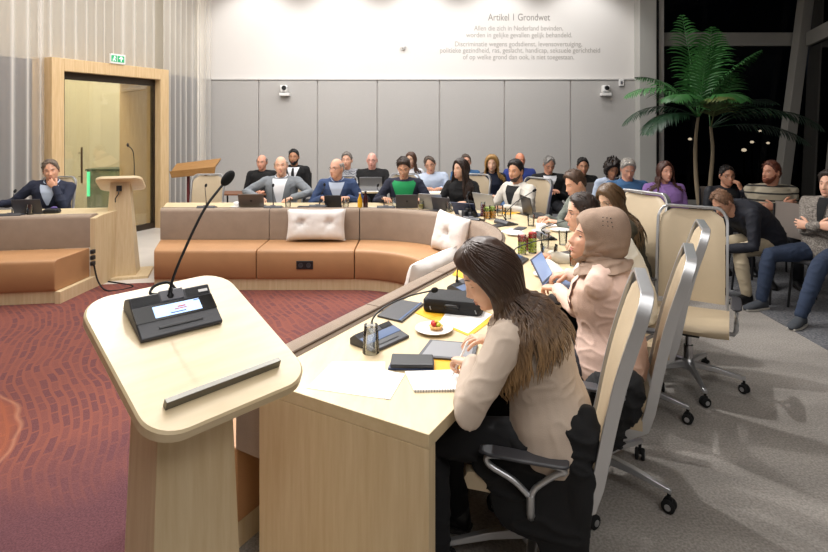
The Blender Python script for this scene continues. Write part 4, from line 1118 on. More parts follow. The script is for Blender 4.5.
def person(label, loc, face, skin='D9A788', female=False, bulk=1, lean=4, side=0, twist=0, size=1, length=.50, bend=.5,
           head=(0, 0, 0), hoff=(0, 0, 0), nose=1, hsize=1, lh=None, rh=None, lhd=None, rhd=None, lhn=(0, 0, -1), rhn=(0, 0, -1), lpole=None, rpole=None, curl=.45, rcurl=None, pinch=(False, False),
           top='jacket', topm=None, inner=None, lapel=None, tie=None, collar=None, trousers=None, shoem=None,
           hair='short', hairc='3A2A20', hthick=.014, hside=.007, beard=None, glasses=None, legs=None, q=0, group=None, fold=.0, hair_len=.3, hair_n=90, hair_mn=1.0, gather=0, armr=1, hairc2=None, brow=None, lips=None, closed=False, vopen=.5, vwide=1, hijab=None, look=0, z0=0, seat=None, sleeve=1.0, jaw=1, seed=None):
    sd = seed if seed is not None else int(abs(loc[0]*37+loc[1]*91)) % 1000
    t = thing('person', label, 'person', (loc[0], loc[1], z0), R(face), group); t.scale = (size,)*3
    T = Torso(female, bulk, lean, side, twist, length=length, bend=bend)
    sk = SKIN(skin); hm = HAIRM(hairc)
    vox = (.013, .009, .0065)[q]; sm = (3, 5, 7)[q]
    topm = topm or mat('charcoal suit cloth', '2A2C34', .85)
    # joints
    p1, X1, F1, T1 = T.at(.875); sw = (.148 if female else .176)*(1+(bulk-1)*.7)
    ps, Xs, Fs, Ts = T.at(1.0)
    nd = (T1*.5+V((0, .12, 1))*.6).normalized()
    hc = ps+nd*(.135 if not female else .13)+F1*.012+V(hoff)
    H = Head(hc, head[0], head[1], head[2], female, nose, hsize, jaw)
    arms = []
    for s, tgt, hd, hn, pole in ((-1, lh, lhd, lhn, lpole), (1, rh, rhd, rhn, rpole)):
        S = p1+X1*s*sw-T1*.005
        tg = V(tgt) if tgt is not None else V((s*.12, .36, .80))
        E, W = ik(S, tg, .275 if female else .29, .24 if female else .255, pole if pole else (s*.7, -.45, -.75))
        fd = V(hd) if hd is not None else ((W-E).normalized()*.6+V((-s*.35, .5, -.08))).normalized()
        arms.append((s, S, E, W, fd, V(hn)))
    if legs is None:
        legs = [(V((s*.12, .43, .505)), V((s*.13, .40, .09)), V((s*.05, .99, 0))) for s in (-1, 1)]
    # ---- body: one skin mesh
    mb = MB(); ex = -.012
    T.mesh(mb, ex, v1=.97, n=16, k=10)
    nr = .046 if female else .056+.006*(bulk-1)*4
    closed_tube(mb, [T.at(.90)[0], ps, hc-H.M @ V((0, .018, .055))*H.sz], [nr*1.25, nr, nr*.98], 16)
    for s, S, E, W, fd, hn in arms:
        closed_tube(mb, [S, S.lerp(E, .5), E, E.lerp(W, .35), W], [.040, .034, .026, .027, .022], 10)
        hand(mb, W, fd, hn, s, (curl if s < 0 or rcurl is None else rcurl), q, size=.93 if female else 1.02, pinch=pinch[0 if s < 0 else 1])
    for s, (K, A, ft) in zip((-1, 1), legs):
        hp = T.at(0)[0]+T.at(0)[1]*s*.09
        closed_tube(mb, [hp, K, K.lerp(A, .3), A], [.075, .052, .05, .035], 10)
    nu, nv = ((44, 34), (72, 54), (110, 84))[q]
    H.skin(mb, nu, nv, look=look, closed=closed, ears=not hijab)
    lipm = mat('lips '+(lips or skin), lips or 'B26A5E', .45)
    body = mb.build('body', [sk, EYEW, IRIS, lipm, HAIRM(brow or hairc) if hairc != 'none' else HAIRM('5A4636')], t, smooth=180)
    # ---- top garment
    g = .014
    mb = MB(); T.mesh(mb, g, v0=-.10, v1=.985, n=28, k=18)
    closed_tube(mb, [arms[0][1], p1-F1*.01, arms[1][1]], [.058, .080 if not female else .068, .058], 14)
    for s, S, E, W, fd, hn in arms:
        closed_tube(mb, [T.at(.93)[0]+X1*s*.05, S.lerp(T.at(.93)[0], .35)+T1*.0, S-T1*.012], [.048, .052, .062], 14)
        end = E.lerp(W, sleeve*.96)
        closed_tube(mb, [S, S.lerp(E, .3), S.lerp(E, .75), E, E.lerp(W, .3), E.lerp(end, .8), end], [armr*q_ for q_ in ([.066*(.9+.1*bulk), .060, .052, .050, .049, .042, .038] if not female else [.057, .052, .046, .045, .043, .038, .035])], 14)
    gar = {'jacket': 'jacket', 'blazer': 'blazer', 'sweater': 'sweater', 'shirt': 'shirt', 'cardigan': 'cardigan'}[top]
    me = remeshed(mb, vox, sm, fold or (.004, .006, .008)[q], sd, ffreq=(9, 9, 11)[q]); me.materials.append(topm)
    jo = link(gar, me, t)
    gg = g+(.012, .012, .009)[q]
    if top in ('jacket', 'blazer', 'cardigan'):
        im = inner or mat('white shirt cotton', 'E8E8EC', .8)
        vb = 1-vopen
        def wv(v):
            x = (.012+.062*min(1, max(0, (v-vb)/(.93-vb))))*vwide
            return math.asin(min(.93, x/T.sec(v)[0]))
        m = MB(); torso_patch(T, m, vb, .97, lambda v: -wv(v), wv, gg-.002); m.build('shirt_front', im, t, smooth=180)
        if top != 'cardigan' or lapel:
            m = MB()
            for s in (-1, 1):
                lw = lambda v: (wv(v)+math.asin(min(.6, (.012+.05*sin(pi*min(1, max(0, (v-vb)/(1-vb)))**.8))/T.sec(v)[0])))
                torso_patch(T, m, vb, .975, lambda v: s*(wv(v)-.04), lambda v: s*lw(v), gg+.004, 5)
            m.build('lapels', lapel or topm, jo, smooth=180)
    if collar:
        m = MB(); pts0 = []; pts1 = []; pts2 = []
        for i in range(25):
            a = R(-165+330*i/24)+pi; p, X, F, Tt = T.at(.985); rr = nr+.012
            d = X*sin(a)+F*cos(a); lowf = -.022*max(0, -0) 
            fr = max(0, cos(a))
            pts0.append(p+d*(rr+.010)+Tt*(-.010-.035*fr)); pts1.append(p+d*(rr+.006)+Tt*(.030-.03*fr)); pts2.append(p+d*(rr+.022)+Tt*(-.004-.035*fr))
        m.grid([pts0, pts1, pts2]); m.build('collar', collar, t, smooth=180)
    if tie:
        m = MB(); torso_patch(T, m, .45, .95, lambda v: -(.05+.12*(1-v)), lambda v: (.05+.12*(1-v)), gg+.004, 3); m.build('tie', tie, t, smooth=180)
    # ---- trousers and shoes
    tm = trousers or mat('dark trousers cloth', '1E1F25', .9)
    mb = MB()
    p0, X0, F0, T0 = T.at(0)
    mb.ell(p0+V((0, -.01, -.005)), (.178*bulk, .135, .085), 20, 12)
    for s, (K, A, ft) in zip((-1, 1), legs):
        hp = p0+X0*s*.088
        closed_tube(mb, [hp, hp.lerp(K, .5), K, K.lerp(A, .25), K.lerp(A, .7), A+V((0, 0, .01))], [.092, .084, .066, .064, .054, .048], 14)
    me = remeshed(mb, vox, sm, .005, sd+3); me.materials.append(tm); link('trousers', me, t)
    for s, (K, A, ft) in zip((-1, 1), legs):
        fd = V(ft).normalized(); sdv = fd.cross(V((0, 0, 1))).normalized(); m = MB(); base = V((A.x, A.y, A.z-.085))
        rings = []
        for y, w, h, zz in ((-.055, .022, .03, .03), (-.045, .034, .05, .045), (.0, .038, .055, .05), (.06, .042, .038, .036), (.13, .046, .028, .028), (.175, .036, .022, .022), (.195, .015, .012, .014)):
            rings.append([base+fd*y+sdv*w*cos(2*pi*i/14)+V((0, 0, max(.004, zz+h*sin(2*pi*i/14)))) for i in range(14)])
        m.loft(rings); sh = m.build('shoe', shoem or mat('black shoe leather', '121214', .35), t, smooth=180)
        m = MB(); m.loft([[base+fd*y+sdv*w*i+V((0, 0, z)) for i in (-1, 1)]+[base+fd*y+sdv*w*i+V((0, 0, z+.014)) for i in (1, -1)] for y, w in ((-.06, .028), (0, .042), (.1, .048), (.19, .03)) for z in (0,)])
        m.build('sole', mat('dark sole', '2A2826', .8) if shoem is None else mat('pale sole', 'B9B4AC', .8), sh, smooth=0)
    # ---- hair
    if hijab: make_hijab(t, T, H, hijab, q)
    elif hair == 'bald': pass
    elif hair == 'long':
        m = H.cap(hthick, 'long', .012, sd, *(((40, 30), (56, 40), (80, 60))[q]), lump=.003)
        long_hair(H, T, m, hair_n, hair_len, sd, r=(.0085, .007, .0052)[q], lift=hthick, mn=hair_mn, gather=gather)
        hg = HAIRG(hairc, hairc2 or hairc); m.build('hair', [hg, hg], t, smooth=180)
    elif hair == 'curly':
        m = H.cap(.035, 'long', .03, sd, 56, 40, lump=.022); rnd = random.Random(sd)
        for k in range(240):
            a = rnd.uniform(1.0, 2*pi-1.0); e = rnd.uniform(-.8, 1.2); p = H.raw(a, e, False)
            m.ell(H.w_(p*rnd.uniform(1.22, 1.5)+V((0, -.005, 0))), (.010, .010, .012), 6, 4)
        m.build('hair', hm, t, smooth=180)
    else:
        H.cap(hthick, hair, hside, sd, *(((44, 32), (60, 44), (90, 66))[q]), lump=.004, tufts=(220, 320, 400)[q]).build('hair', hm, t, smooth=180)
    if beard: H.beard(beard[1], sd).build('beard', HAIRM(beard[0]), t, smooth=180)
    if glasses: H.glasses(t, glasses if glasses is not True else None)
    t['_'] = 0; del t['_']
    return t, T, H, arms

def make_hijab(t, T, H, m_, q):
    """head cloth: close shell around the head leaving the face open, gathered folds under the chin and over the shoulders"""
    mb = MB(); nu, nv = 96, 70; rows = []; msk = []
    for j in range(nv+1):
        e = -pi/2+pi*j/nv; row = []; mr = []
        for i in range(nu):
            a = H.az(-pi+2*pi*i/nu); p = H.raw(a, e, False); ax = abs(p.x)
            # opening oval on the face
            d = sqrt((ax/.062)**2+((p.z+.018)/.088)**2) if cos(a) > 0 else 9
            mm = smooth01((d-.93)/.10)
            n = V((p.x, p.y-.005, p.z*.8)).normalized(); back = smooth01((-p.y+.02)/.1)
            th = .011+.058*back+.022*smooth01((p.z)/.1)-.004*smooth01((-p.z-.02)/.08)
            fold = .0035*sin(p.z*150+p.y*95+3*noise.noise(p*18))*smooth01((.03-p.z)/.07)+.003*noise.noise(p*30)
            row.append(H.w_(p+n*((th+fold)*mm-.004*(1-mm)))); mr.append(mm)
        rows.append(row); msk.append(mr)
    vs = [p for r in rows for p in r]; fs = []
    for j in range(nv):
        for i in range(nu):
            k = (i+1) % nu
            if max(msk[j][i], msk[j][k], msk[j+1][i], msk[j+1][k]) > .02: fs.append((j*nu+i, j*nu+k, (j+1)*nu+k, (j+1)*nu+i))
    mb.add(vs, fs)
    # neck wrap: rings from under the jaw to the shoulders
    c0 = H.w_(V((0, -.004, -.045))); pn = T.at(1.0)[0]; pb, X, F, Tt = T.at(.93)
    rings = []; K = 26
    for k in range(K+1):
        f = k/K
        c = c0.lerp(pn, min(1, f*1.5)) if f < .66 else pn.lerp(pb, (f-.66)/.34)
        rx = interp(f, [(0, .080), (.3, .074), (.5, .082), (.75, .12), (1, .172)]); ry = interp(f, [(0, .096), (.3, .084), (.5, .088), (.75, .112), (1, .136)])
        ring = []
        for i in range(64):
            a = 2*pi*i/64; w = 1+.030*sin(7*a+f*9)+.022*sin(11*a-f*13)+.018*sin(f*22+2.2*sin(a))+.03*noise.noise(V((cos(a)*2, sin(a)*2, f*6)))
            up = H.M @ V((0, 0, 1)) if f < .4 else V((0, 0, 1))
            ring.append(c+X*rx*w*sin(a)+F*ry*w*cos(a)+V((0, 0, -.012*cos(a)*f-.01*sin(a*3+f*9)*f)))
        rings.append(ring)
    mb.loft(rings)
    mb.build('headscarf', m_, t, smooth=180)
    # small embroidered dots near the temple
    m = MB(); 
    for k in range(9):
        a = -1.15+.16*(k % 3)+.03*random.random(); e = .52+.13*(k//3); a = -1.9+.17*(k % 3); p = H.raw(a, e, False); n = V((p.x, p.y, p.z*.8)).normalized()
        m.ell(H.w_(p+n*.055), (.0035, .0035, .003), 6, 4)
    m.build('beaded_motif', mat('dark beads', '3A2A26', .4), t)
# ------------------------------------------------------------------ chairs in place
CH = make_chair('chair of the woman writing, tall cream conference chair nearest the camera')
chair_n = [0]
def place_chair(x, y, th, label, sc=1.0):
    if chair_n[0] == 0: o = CH; o.location = (x, y, 0); o.rotation_euler = (0, 0, R(th)); o['label'] = label
    else: o = dup(CH, (x, y, 0), R(th), label)
    o.scale = (sc,)*3; o['group'] = 'cream conference chairs round the ring desk'; chair_n[0] += 1
    return o
place_chair(.46, 2.13, 72, 'cream conference chair holding the woman who writes in the spiral notebook', .97)
place_chair(.87, 2.62, 66, 'cream conference chair behind the woman in the headscarf', .97)
place_chair(1.30, 3.32, 68, 'cream conference chair behind the leaning man in the white shirt', .96)
place_chair(1.8, 3.62, 150, 'empty cream conference chair turned towards the camera beside the aisle', .95)
place_chair(1.45, 4.12, 120, 'cream conference chair partly hidden behind the empty turned one')
place_chair(1.75, 5.25, 98, 'cream conference chair under the man in the grey green blazer', .9)
place_chair(1.20, 6.35, 128, 'cream conference chair behind the man in the white blazer', .9)
place_chair(.62, 6.75, 152, 'cream conference chair behind the woman in black', .9)
place_chair(-.13, 7.05, 180, 'cream conference chair behind the man in the green shirt', .88)
place_chair(-.95, 7.0, 180, 'cream conference chair behind the man in the blue jacket with glasses', .86)
place_chair(-1.70, 7.2, 180, 'cream conference chair behind the man in the grey checked jacket', .82)
place_chair(-2.68, 6.95, 186, 'empty cream conference chair at the left end of the far desk', .88)
place_chair(-4.42, 6.62, 190, 'cream conference chair of the man at the far left desk', .88)
VC = make_visitor('x'); vis_n = [0]
def visitor(x, y, th, label):
    if vis_n[0] == 0: o = VC; o.location = (x, y, 0); o.rotation_euler = (0, 0, R(th)); o['label'] = label
    else: o = dup(VC, (x, y, 0), R(th), label)
    o['group'] = 'visitor chairs of the public'; vis_n[0] += 1; return o

# ------------------------------------------------------------------ cloths
SUITN = mat('navy suit cloth', '1E2438', .85, bump=.3, bscale=500); SUITB = mat('blue blazer cloth', '35486E', .85, bump=.3, bscale=500)
BLK = mat('black knit', '121214', .9, bump=.4, bscale=400); WSH = mat('white shirt cotton', 'E6E7EC', .8)
CHECK = checks('grey checked wool', ['6E7378', '858A90'], 26)
BEIGE = mat('beige blazer cloth', 'BAA999', .8, bump=.35, bscale=420, var=.04, vscale=14)
PINK = mat('pale pink blazer cloth', 'E2C2B2', .8, bump=.3, bscale=420, var=.04, vscale=14)
TAUPEH = mat('taupe headscarf jersey', '9A8270', .85, bump=.4, bscale=300, var=.06, vscale=30)
OFFW = mat('off white blazer cloth', 'CFC9BF', .8, bump=.3, bscale=420); CREAMSH = mat('white crumpled shirt', 'D8D3C6', .85, bump=.3, bscale=90)
GREENT = mat('bright green t shirt', '1F9A5A', .8); JEANS = mat('blue denim', '28344A', .9, bump=.4, bscale=600, var=.12, vscale=9)
DENIM = mat('blue denim shirt', '3E658F', .9, bump=.3, bscale=400); LILAC = mat('lilac knit', '9C78BC', .9, bump=.4, bscale=300)
NAVYK = mat('navy knit', '1B2236', .9, bump=.4, bscale=300); LBLUE = mat('pale blue shirt', 'B9C6DB', .8)
GREYG = mat('grey green blazer cloth', '6F746C', .85, bump=.3, bscale=400); STRIPE = checks('striped sweater wool', ['A89F8C', '2B2A2A'], 4.2, 'stripe')
FLECK = checks('flecked zip cardigan wool', ['8E867E', '5E5852'], 90, 'speckle'); BLUEK = mat('royal blue polo', '2E3F86', .9)
PATT = checks('grey patterned blouse', ['A9ABB0', '5A5D66'], 60, 'speckle'); DARKPUFF = mat('dark navy padded coat', '12151F', .6, bump=.3, bscale=60)
CHINO = mat('beige chino cloth', 'B3A58C', .85); SNEAK = mat('grey suede sneaker', '3E4248', .85)
UNDER = mat('striped blouse', '6A6058', .8)

def W2L(loc, face, p, sc=1):
    q = RZ(-R(face)) @ (V(p)-V((loc[0], loc[1], 0))); return q/sc
def seated(px, ytop, d, face, label, lean=4, length=None, side=0, **k):
    zt = EYE-(ytop-123)*d/552; X = (px-414)/552*d; hp = zt-.50*cos(R(lean))-.265
    L = .50
    if hp < .43: L = max(.40, .50-(.43-hp)); hp = .43
    hp = min(hp, .56)
    f = V((-sin(R(face)), cos(R(face)))); dist = sin(R(lean))*L+.03
    loc = (X-f.x*dist, d-f.y*dist)
    return person(label, loc, face, lean=lean, side=side, length=L, **k), loc
_T0 = Torso.__init__

# ---- front row, near
loc = (.52, 2.05); fc = 70
w = lambda *p: W2L(loc, fc, p)
W1 = person('woman with long brown hair in a beige blazer writing in a spiral notebook', loc, fc, skin='DDB094', female=True, lean=22, side=-3, bend=.75, length=.49,
    head=(14, 34, -2), nose=1.1, lh=w(.225, 2.02, .795), lhd=RZ(-R(fc)) @ V((-.55, .72, -.12)), lhn=RZ(-R(fc)) @ V((-.25, -.1, -1)), lpole=tuple(RZ(-R(fc)) @ V((-.4, -.8, -.5))),
    rh=(.10, .25, .80), rhn=(0, 0, -1), curl=.95, rcurl=.4, pinch=(True, False), top='blazer', topm=BEIGE, inner=mat('cream blouse', 'D8CBBB', .8), trousers=mat('black trousers', '141417', .9),
    hair='long', hairc='3A281F', hairc2='A07E55', hair_len=.35, hair_n=680, hair_mn=1.35, gather=2.2, armr=1.12, bulk=1.14, hthick=.026, hsize=1.06, size=1.03, q=2, fold=.004, closed=True, lips='B8705F', look=0, brow='3A271C', seed=11)
loc2 = (.96, 2.68); fc2 = 62
w2 = lambda *p: W2L(loc2, fc2, p)
W2 = person('woman in a taupe headscarf and pale pink blazer looking across the room', loc2, fc2, skin='D9A58A', female=True, lean=5, length=.485, bulk=1.25, size=1.02, hsize=1.04,
    head=(24, -8, 0), hoff=(0, .01, -.03), nose=1.3, lh=w2(.78, 2.98, .79), rh=w2(.90, 3.22, .80), lhd=RZ(-R(fc2)) @ V((-.6, .8, -.1)), rhd=RZ(-R(fc2)) @ V((-.9, .1, -.1)), curl=.8, top='blazer', topm=PINK, inner=TAUPEH,
    trousers=mat('dark skirt cloth', '26242A', .9), hijab=TAUPEH, hairc='2A1D16', q=2, fold=.005, lips='B5665A', seed=21)
loc3 = (1.36, 3.46); fc3 = 66
person('man with dark hair and glasses in a white shirt leaning over the desk', loc3, fc3, skin='D8A88C', lean=26, length=.53, bend=.7, head=(16, 6, 0), nose=1.15, bulk=1.2, lh=(-.10, .50, .79), rh=(.12, .52, .79), top='shirt', topm=CREAMSH, collar=CREAMSH, trousers=mat('dark trousers cloth', '1E1F25', .9), hair='short', hairc='2A1C14', hthick=.022, glasses=mat('brown spectacle frame', '4A2F22', .35), q=1, fold=.007, seed=5)
seated(612, 184, 4.10, 95, 'woman with long light brown hair seen behind the man in the white shirt', lean=14, female=True, skin='DDB79C', head=(20, 25, 0), top='sweater', topm=mat('olive brown knit', '3F3A2C', .9, bump=.3), hair='long', hairc='5A432B', hairc2='7A6040', hair_len=.34, hair_n=150, hthick=.02, lh=(-.08, .36, .79), rh=(.1, .38, .79), q=1, glasses=True)
seated(577, 168, 5.20, 98, 'man in a grey green blazer and pale sweater looking down at his laptop', lean=16, skin='D9A68A', head=(6, 22, 0), top='blazer', topm=GREYG, inner=mat('pale oat sweater', 'BDB4A6', .9), hair='short', hairc='4A3526', hthick=.02, lh=(-.12, .40, .79), rh=(.12, .42, .79), q=1, bulk=1.05)
seated(516, 160, 6.25, 124, 'bearded man in an off white blazer over a black shirt', lean=6, skin='C99676', head=(14, 6, 0), top='blazer', topm=OFFW, inner=BLK, hair='short', hairc='1C1614', hthick=.022, beard=('3E2F27', .0025), lh=(-.15, .40, .79), rh=(.18, .36, .79), q=1, bulk=1.05, nose=1.2)
seated(461, 161, 6.6, 160, 'woman with long wavy dark hair in a black top and lanyard', lean=6, skin='D9AC90', female=True, head=(-34, 2, 0), top='sweater', topm=BLK, hair='long', hairc='2C1E18', hairc2='3C2A20', hair_len=.34, hair_n=150, hthick=.022, lh=(-.12, .34, .79), rh=(.14, .36, .79), q=1, glasses=None)
seated(404, 158, 6.85, 180, 'man in a navy jacket and green shirt writing with his head bowed', lean=10, skin='D6A488', head=(-8, 26, 0), top='jacket', topm=mat('dark indigo jacket cloth', '232638', .85), inner=GREENT, vwide=1.7, hair='short', hairc='33261E', hthick=.026, lh=(-.22, .38, .79), rh=(.24, .36, .80), pinch=(False, True), q=1, vopen=.8, bulk=.98)
seated(337, 160, 6.8, 180, 'man with glasses and thinning hair in a blue blazer leaning on the desk', lean=12, skin='DDAA90', head=(-32, 4, 0), top='blazer', topm=SUITB, inner=LBLUE, collar=LBLUE, hair='ring', hairc='9A938C', glasses=True, lh=(-.16, .28, .80), rh=(.16, .28, .80), q=1, bulk=1.0)
seated(281, 156, 7.0, 180, 'bald man in a grey checked jacket with both elbows spread at the far desk', lean=4, skin='DDAD92', head=(8, 0, 4), top='blazer', topm=CHECK, inner=WSH, collar=WSH, hair='ring', hairc='A0958A', lh=(-.20, .34, .79), rh=(.22, .30, .79), lpole=(-1, -.2, -.1), rpole=(1, -.2, -.1), q=1, bulk=1.12, vopen=.8)
# far left man, chin in hand
person('grey haired man in a dark suit with chin on hand at the far left desk', (-4.33, 6.62), 196, skin='D29E82', lean=12, side=-5, head=(10, 8, 6), top='jacket', topm=SUITN, inner=LBLUE, collar=LBLUE, hair='receding', hairc='6A5C50', hthick=.018,
    lh=(-.10, .25, .955), lhd=(.6, -.05, .6), lhn=(.0, -1, .1), rh=(.44, .34, .79), rhd=(.8, .5, -.1), lpole=(-.2, .5, -1), curl=.9, q=1, bulk=1.1, seed=8)

# ---- public, back row
def pub(px, yt, d, face, label, chair=True, **k):
    r, l = seated(px, yt, d, face, label, **k)
    if chair:
        visitor(l[0], l[1], face, 'visitor chair under the '+label.split(' with hands')[0][:60].rsplit(' ', 1)[0] if False else 'grey shelled visitor chair of the '+' '.join(label.split()[:9]))
    return r
LAP = dict(lh=(-.06, .24, .64), rh=(.07, .26, .66))
FOLD = dict(lh=(.04, .27, .80), rh=(-.05, .25, .84), lhd=(1, .05, .1), rhd=(-1, .05, .1), lhn=(0, -1, -.1), rhn=(0, -1, -.1), lpole=(-.5, -.1, -1), rpole=(.5, -.1, -1))
pub(262, 160, 8.7, 186, 'older balding man in a black sweater against the grey panels, leftmost of the public', skin='D69C82', head=(-10, 6, 0), top='sweater', topm=BLK, hair='ring', hairc='6E6660', **LAP)
pub(294, 153, 8.8, 180, 'black bearded man in a black suit and white shirt sitting upright', skin='B98565', head=(0, 4, 0), top='jacket', topm=BLK, inner=WSH, tie=BLK, hair='short', hairc='141110', beard=('141110', .009), bulk=1.05, **LAP)
pub(347, 158, 8.5, 184, 'grey haired person in a patterned blouse behind the man in the blue blazer', skin='DDAA90', head=(-10, 0, 0), top='shirt', topm=PATT, hair='short', hairc='77706A', **LAP)
pub(372, 158, 8.5, 182, 'bald man with glasses in a black sweater behind a small table', skin='E0A898', head=(-6, 6, 0), top='sweater', topm=BLK, hair='bald', hairc='8A7A70', glasses=True, bulk=1.15, lh=(-.12, .34, .76), rh=(.12, .34, .76))
pub(411, 157, 8.6, 182, 'woman with brown hair in a white top behind the man in green', female=True, skin='DDB094', head=(-24, 6, 0), top='shirt', topm=WSH, hair='long', hairc='4E3426', hair_len=.25, hair_n=60, **LAP)
pub(432, 162, 8.2, 184, 'balding man with glasses in a pale blue shirt tilting his head', skin='D9A488', head=(-8, 14, 14), top='shirt', topm=LBLUE, collar=LBLUE, hair='receding', hairc='5A4C42', glasses=True, side=6, bulk=1.15, lh=(-.1, .34, .76), rh=(.12, .34, .76))
pub(466, 160, 8.9, 180, 'short haired man in a blue shirt mostly hidden behind the woman in black', skin='D9A488', top='shirt', topm=DENIM, hair='short', hairc='5A4C42', **LAP)
pub(492, 161, 8.0, 186, 'blonde woman in a navy sweater and jeans with folded hands', female=True, skin='E0B49A', head=(-16, 2, 0), top='sweater', topm=NAVYK, trousers=mat('light denim', '5D7BA6', .9), hair='long', hairc='A07A44', hairc2='C09A5C', hair_len=.22, hair_n=90, hthick=.03, bulk=1.15, lh=(-.02, .30, .66), rh=(.06, .32, .68))
pub(520, 158, 8.7, 182, 'ruddy bald man in a royal blue polo behind the white blazer', skin='D98E6E', head=(8, 4, 0), top='shirt', topm=BLUEK, hair='bald', hairc='9A8A80', bulk=1.15, **LAP)
pub(549, 162, 7.9, 182, 'grey haired man with glasses in a dark cardigan looking down at his phone', skin='D0977C', head=(4, 26, 0), top='cardigan', topm=BLK, inner=WSH, hair='receding', hairc='8E8A86', glasses=True, lh=(-.04, .26, .74), rh=(.05, .28, .76), bulk=1.1, vopen=.35)
pub(583, 164, 7.9, 186, 'dark haired man in black mostly hidden behind the grey green blazer', skin='B98668', head=(-14, 4, 0), top='sweater', topm=BLK, hair='short', hairc='1C1614', **LAP)
pub(612, 165, 7.0, 190, 'woman with dark curly hair in a pale blue shirt looking down', female=True, skin='C08A6A', head=(-10, 30, 0), lean=12, top='shirt', topm=LBLUE, hair='curly', hairc='20140F', **LAP)
pub(628, 166, 6.5, 178, 'white haired man in a blue denim shirt looking down', skin='D39C84', head=(-6, 24, 0), top='shirt', topm=DENIM, collar=DENIM, inner=WSH, hair='short', hairc='B5B0AA', hthick=.02, bulk=1.15, q=1, **LAP)
pub(665, 168, 6.3, 176, 'woman with reddish brown hair in a lilac puff sleeved sweater', female=True, skin='DDA48C', head=(10, 2, 0), top='sweater', topm=LILAC,  hair='long', hairc='4A2A20', hairc2='5E3828', hair_len=.20, hair_n=90, bulk=1.3, q=1, **LAP)
pub(727, 173, 6.6, 168, 'man with glasses in a dark coat raising a hand to his mouth', skin='C08C70', head=(6, 4, 0), top='jacket', topm=DARKPUFF, inner=BLK, hair='short', hairc='1C1614', glasses=True, lh=(-.10, .24, .92), lhd=(.3, -.3, .9), rh=(.06, .26, .66))
pub(772, 168, 6.05, 164, 'red bearded man in a striped sweater with folded arms', skin='C78E74', head=(-58, 0, 0), top='sweater', topm=STRIPE, hair='short', hairc='5A2E1E', beard=('6E3620', .010), bulk=1.2, q=1, **FOLD)
# stooping man
lc = (2.83, 5.25)
person('man in a dark navy jacket and beige trousers bending forward with his head down', (3.46, 5.42), 100, skin='C9977C', lean=52, length=.54, bend=.7, head=(6, 42, 0), top='jacket', topm=mat('dark navy jacket cloth', '10131F', .8, bump=.2), inner=BLK, trousers=CHINO, hair='receding', hairc='7A5A44', bulk=1.15,
    lh=(-.1, .56, .50), rh=(.08, .60, .52), q=1, legs=[(V((-.16, .44, .50)), V((-.16, .36, .09)), V((.0, 1, 0))), (V((.10, .46, .50)), V((.12, .40, .09)), V((.1, 1, 0)))], seed=31)
visitor(3.50, 5.42, 100, 'grey shelled visitor chair under the stooping man in beige trousers')
# man with jeans at the right edge
person('man in a flecked zip cardigan and blue jeans with folded arms at the right edge', (3.74, 5.0), 118, skin='D6A48A', lean=-8, length=.50, hoff=(0, .0, -.02), head=(-2, 0, 0), top='cardigan', topm=FLECK, inner=BLK, trousers=JEANS, hair='short', hairc='2A1E18', hthick=.022, bulk=1.08, q=1,
    shoem=SNEAK, lh=(.05, .20, .78), rh=(-.05, .23, .80), lhd=(1, .05, .0), rhd=(-1, .15, .1), lhn=(0, -1, -.1), rhn=(0, -1, -.1), lpole=(-.5, -.1, -1), rpole=(.5, -.1, -1), vopen=.6, vwide=.45,
    legs=[(V((-.16, .46, .50)), V((-.10, .62, .09)), V((-.1, 1, 0))), (V((.26, .44, .50)), V((.30, .48, .09)), V((.25, 1, 0)))], seed=33)
visitor(3.76, 4.98, 118, 'grey shelled visitor chair of the man in blue jeans at the right edge')
# ------------------------------------------------------------------ things on the desks
TZ = .7405
def at(px, py, z=TZ): return P(px, py, z)
def paper(label, quad, z=TZ, th=.0012, m=None, name='paper_sheet', cat='paper', group=None):
    mb = MB(); q = [V((p[0], p[1], 0)) for p in quad]; c = sum(q, V((0, 0, 0)))/4
    mb.loft([[V((p.x-c.x, p.y-c.y, h)) for p in q] for h in (0, th)])
    o = mb.build(name, m or PAPER, smooth=0); o.location = (c.x, c.y, z); return tag(o, label, cat, group)
def px_quad(pts, z=TZ): return [P(x, y, z) for x, y in pts]
def oriented(cx, cy, w, d, ang):
    r = RZ(R(ang)); return [V((cx, cy, 0))+r @ V((i*w/2, j*d/2, 0)) for i, j in ((-1, -1), (1, -1), (1, 1), (-1, 1))]
# near lectern unit
bl = []
lp = (-.015, .112)
q = slab_point(lp[0], lp[1], .001)
big = mic_unit('large dark conference microphone with lit screen and long gooseneck on the near lectern', q, YAW, w=.232, d=.160, tilt=0, big=True,
    neck=[(-.005, .035, .045), (.0, .05, .09), (.03, .075, .17), (.09, .12, .28), (.155, .15, .355)])
big.rotation_euler = (Matrix.Rotation(YAW-R(34), 3, 'Z') @ Matrix.Rotation(0, 3, 'X')).to_euler()
big.matrix_world = Matrix.Translation(q) @ (RZ(YAW) @ RX(.385) @ RZ(R(-3))).to_4x4()
big.location = q; big.rotation_euler = (RZ(YAW) @ RX(.385) @ RZ(R(-3))).to_euler()
m = MB(); k0 = slab_point(-.03, .215, .006)
m.tube(catmull([slab_point(.03, .205, .02), slab_point(.015, .235, .03), slab_point(-.02, .245, .02), slab_point(-.04, .225, .012), slab_point(-.02, .21, .012)], 6), .0045, 6)
tag(m.build('microphone_cable', BLACKM), 'short curled black cable behind the microphone on the near lectern', 'cable')

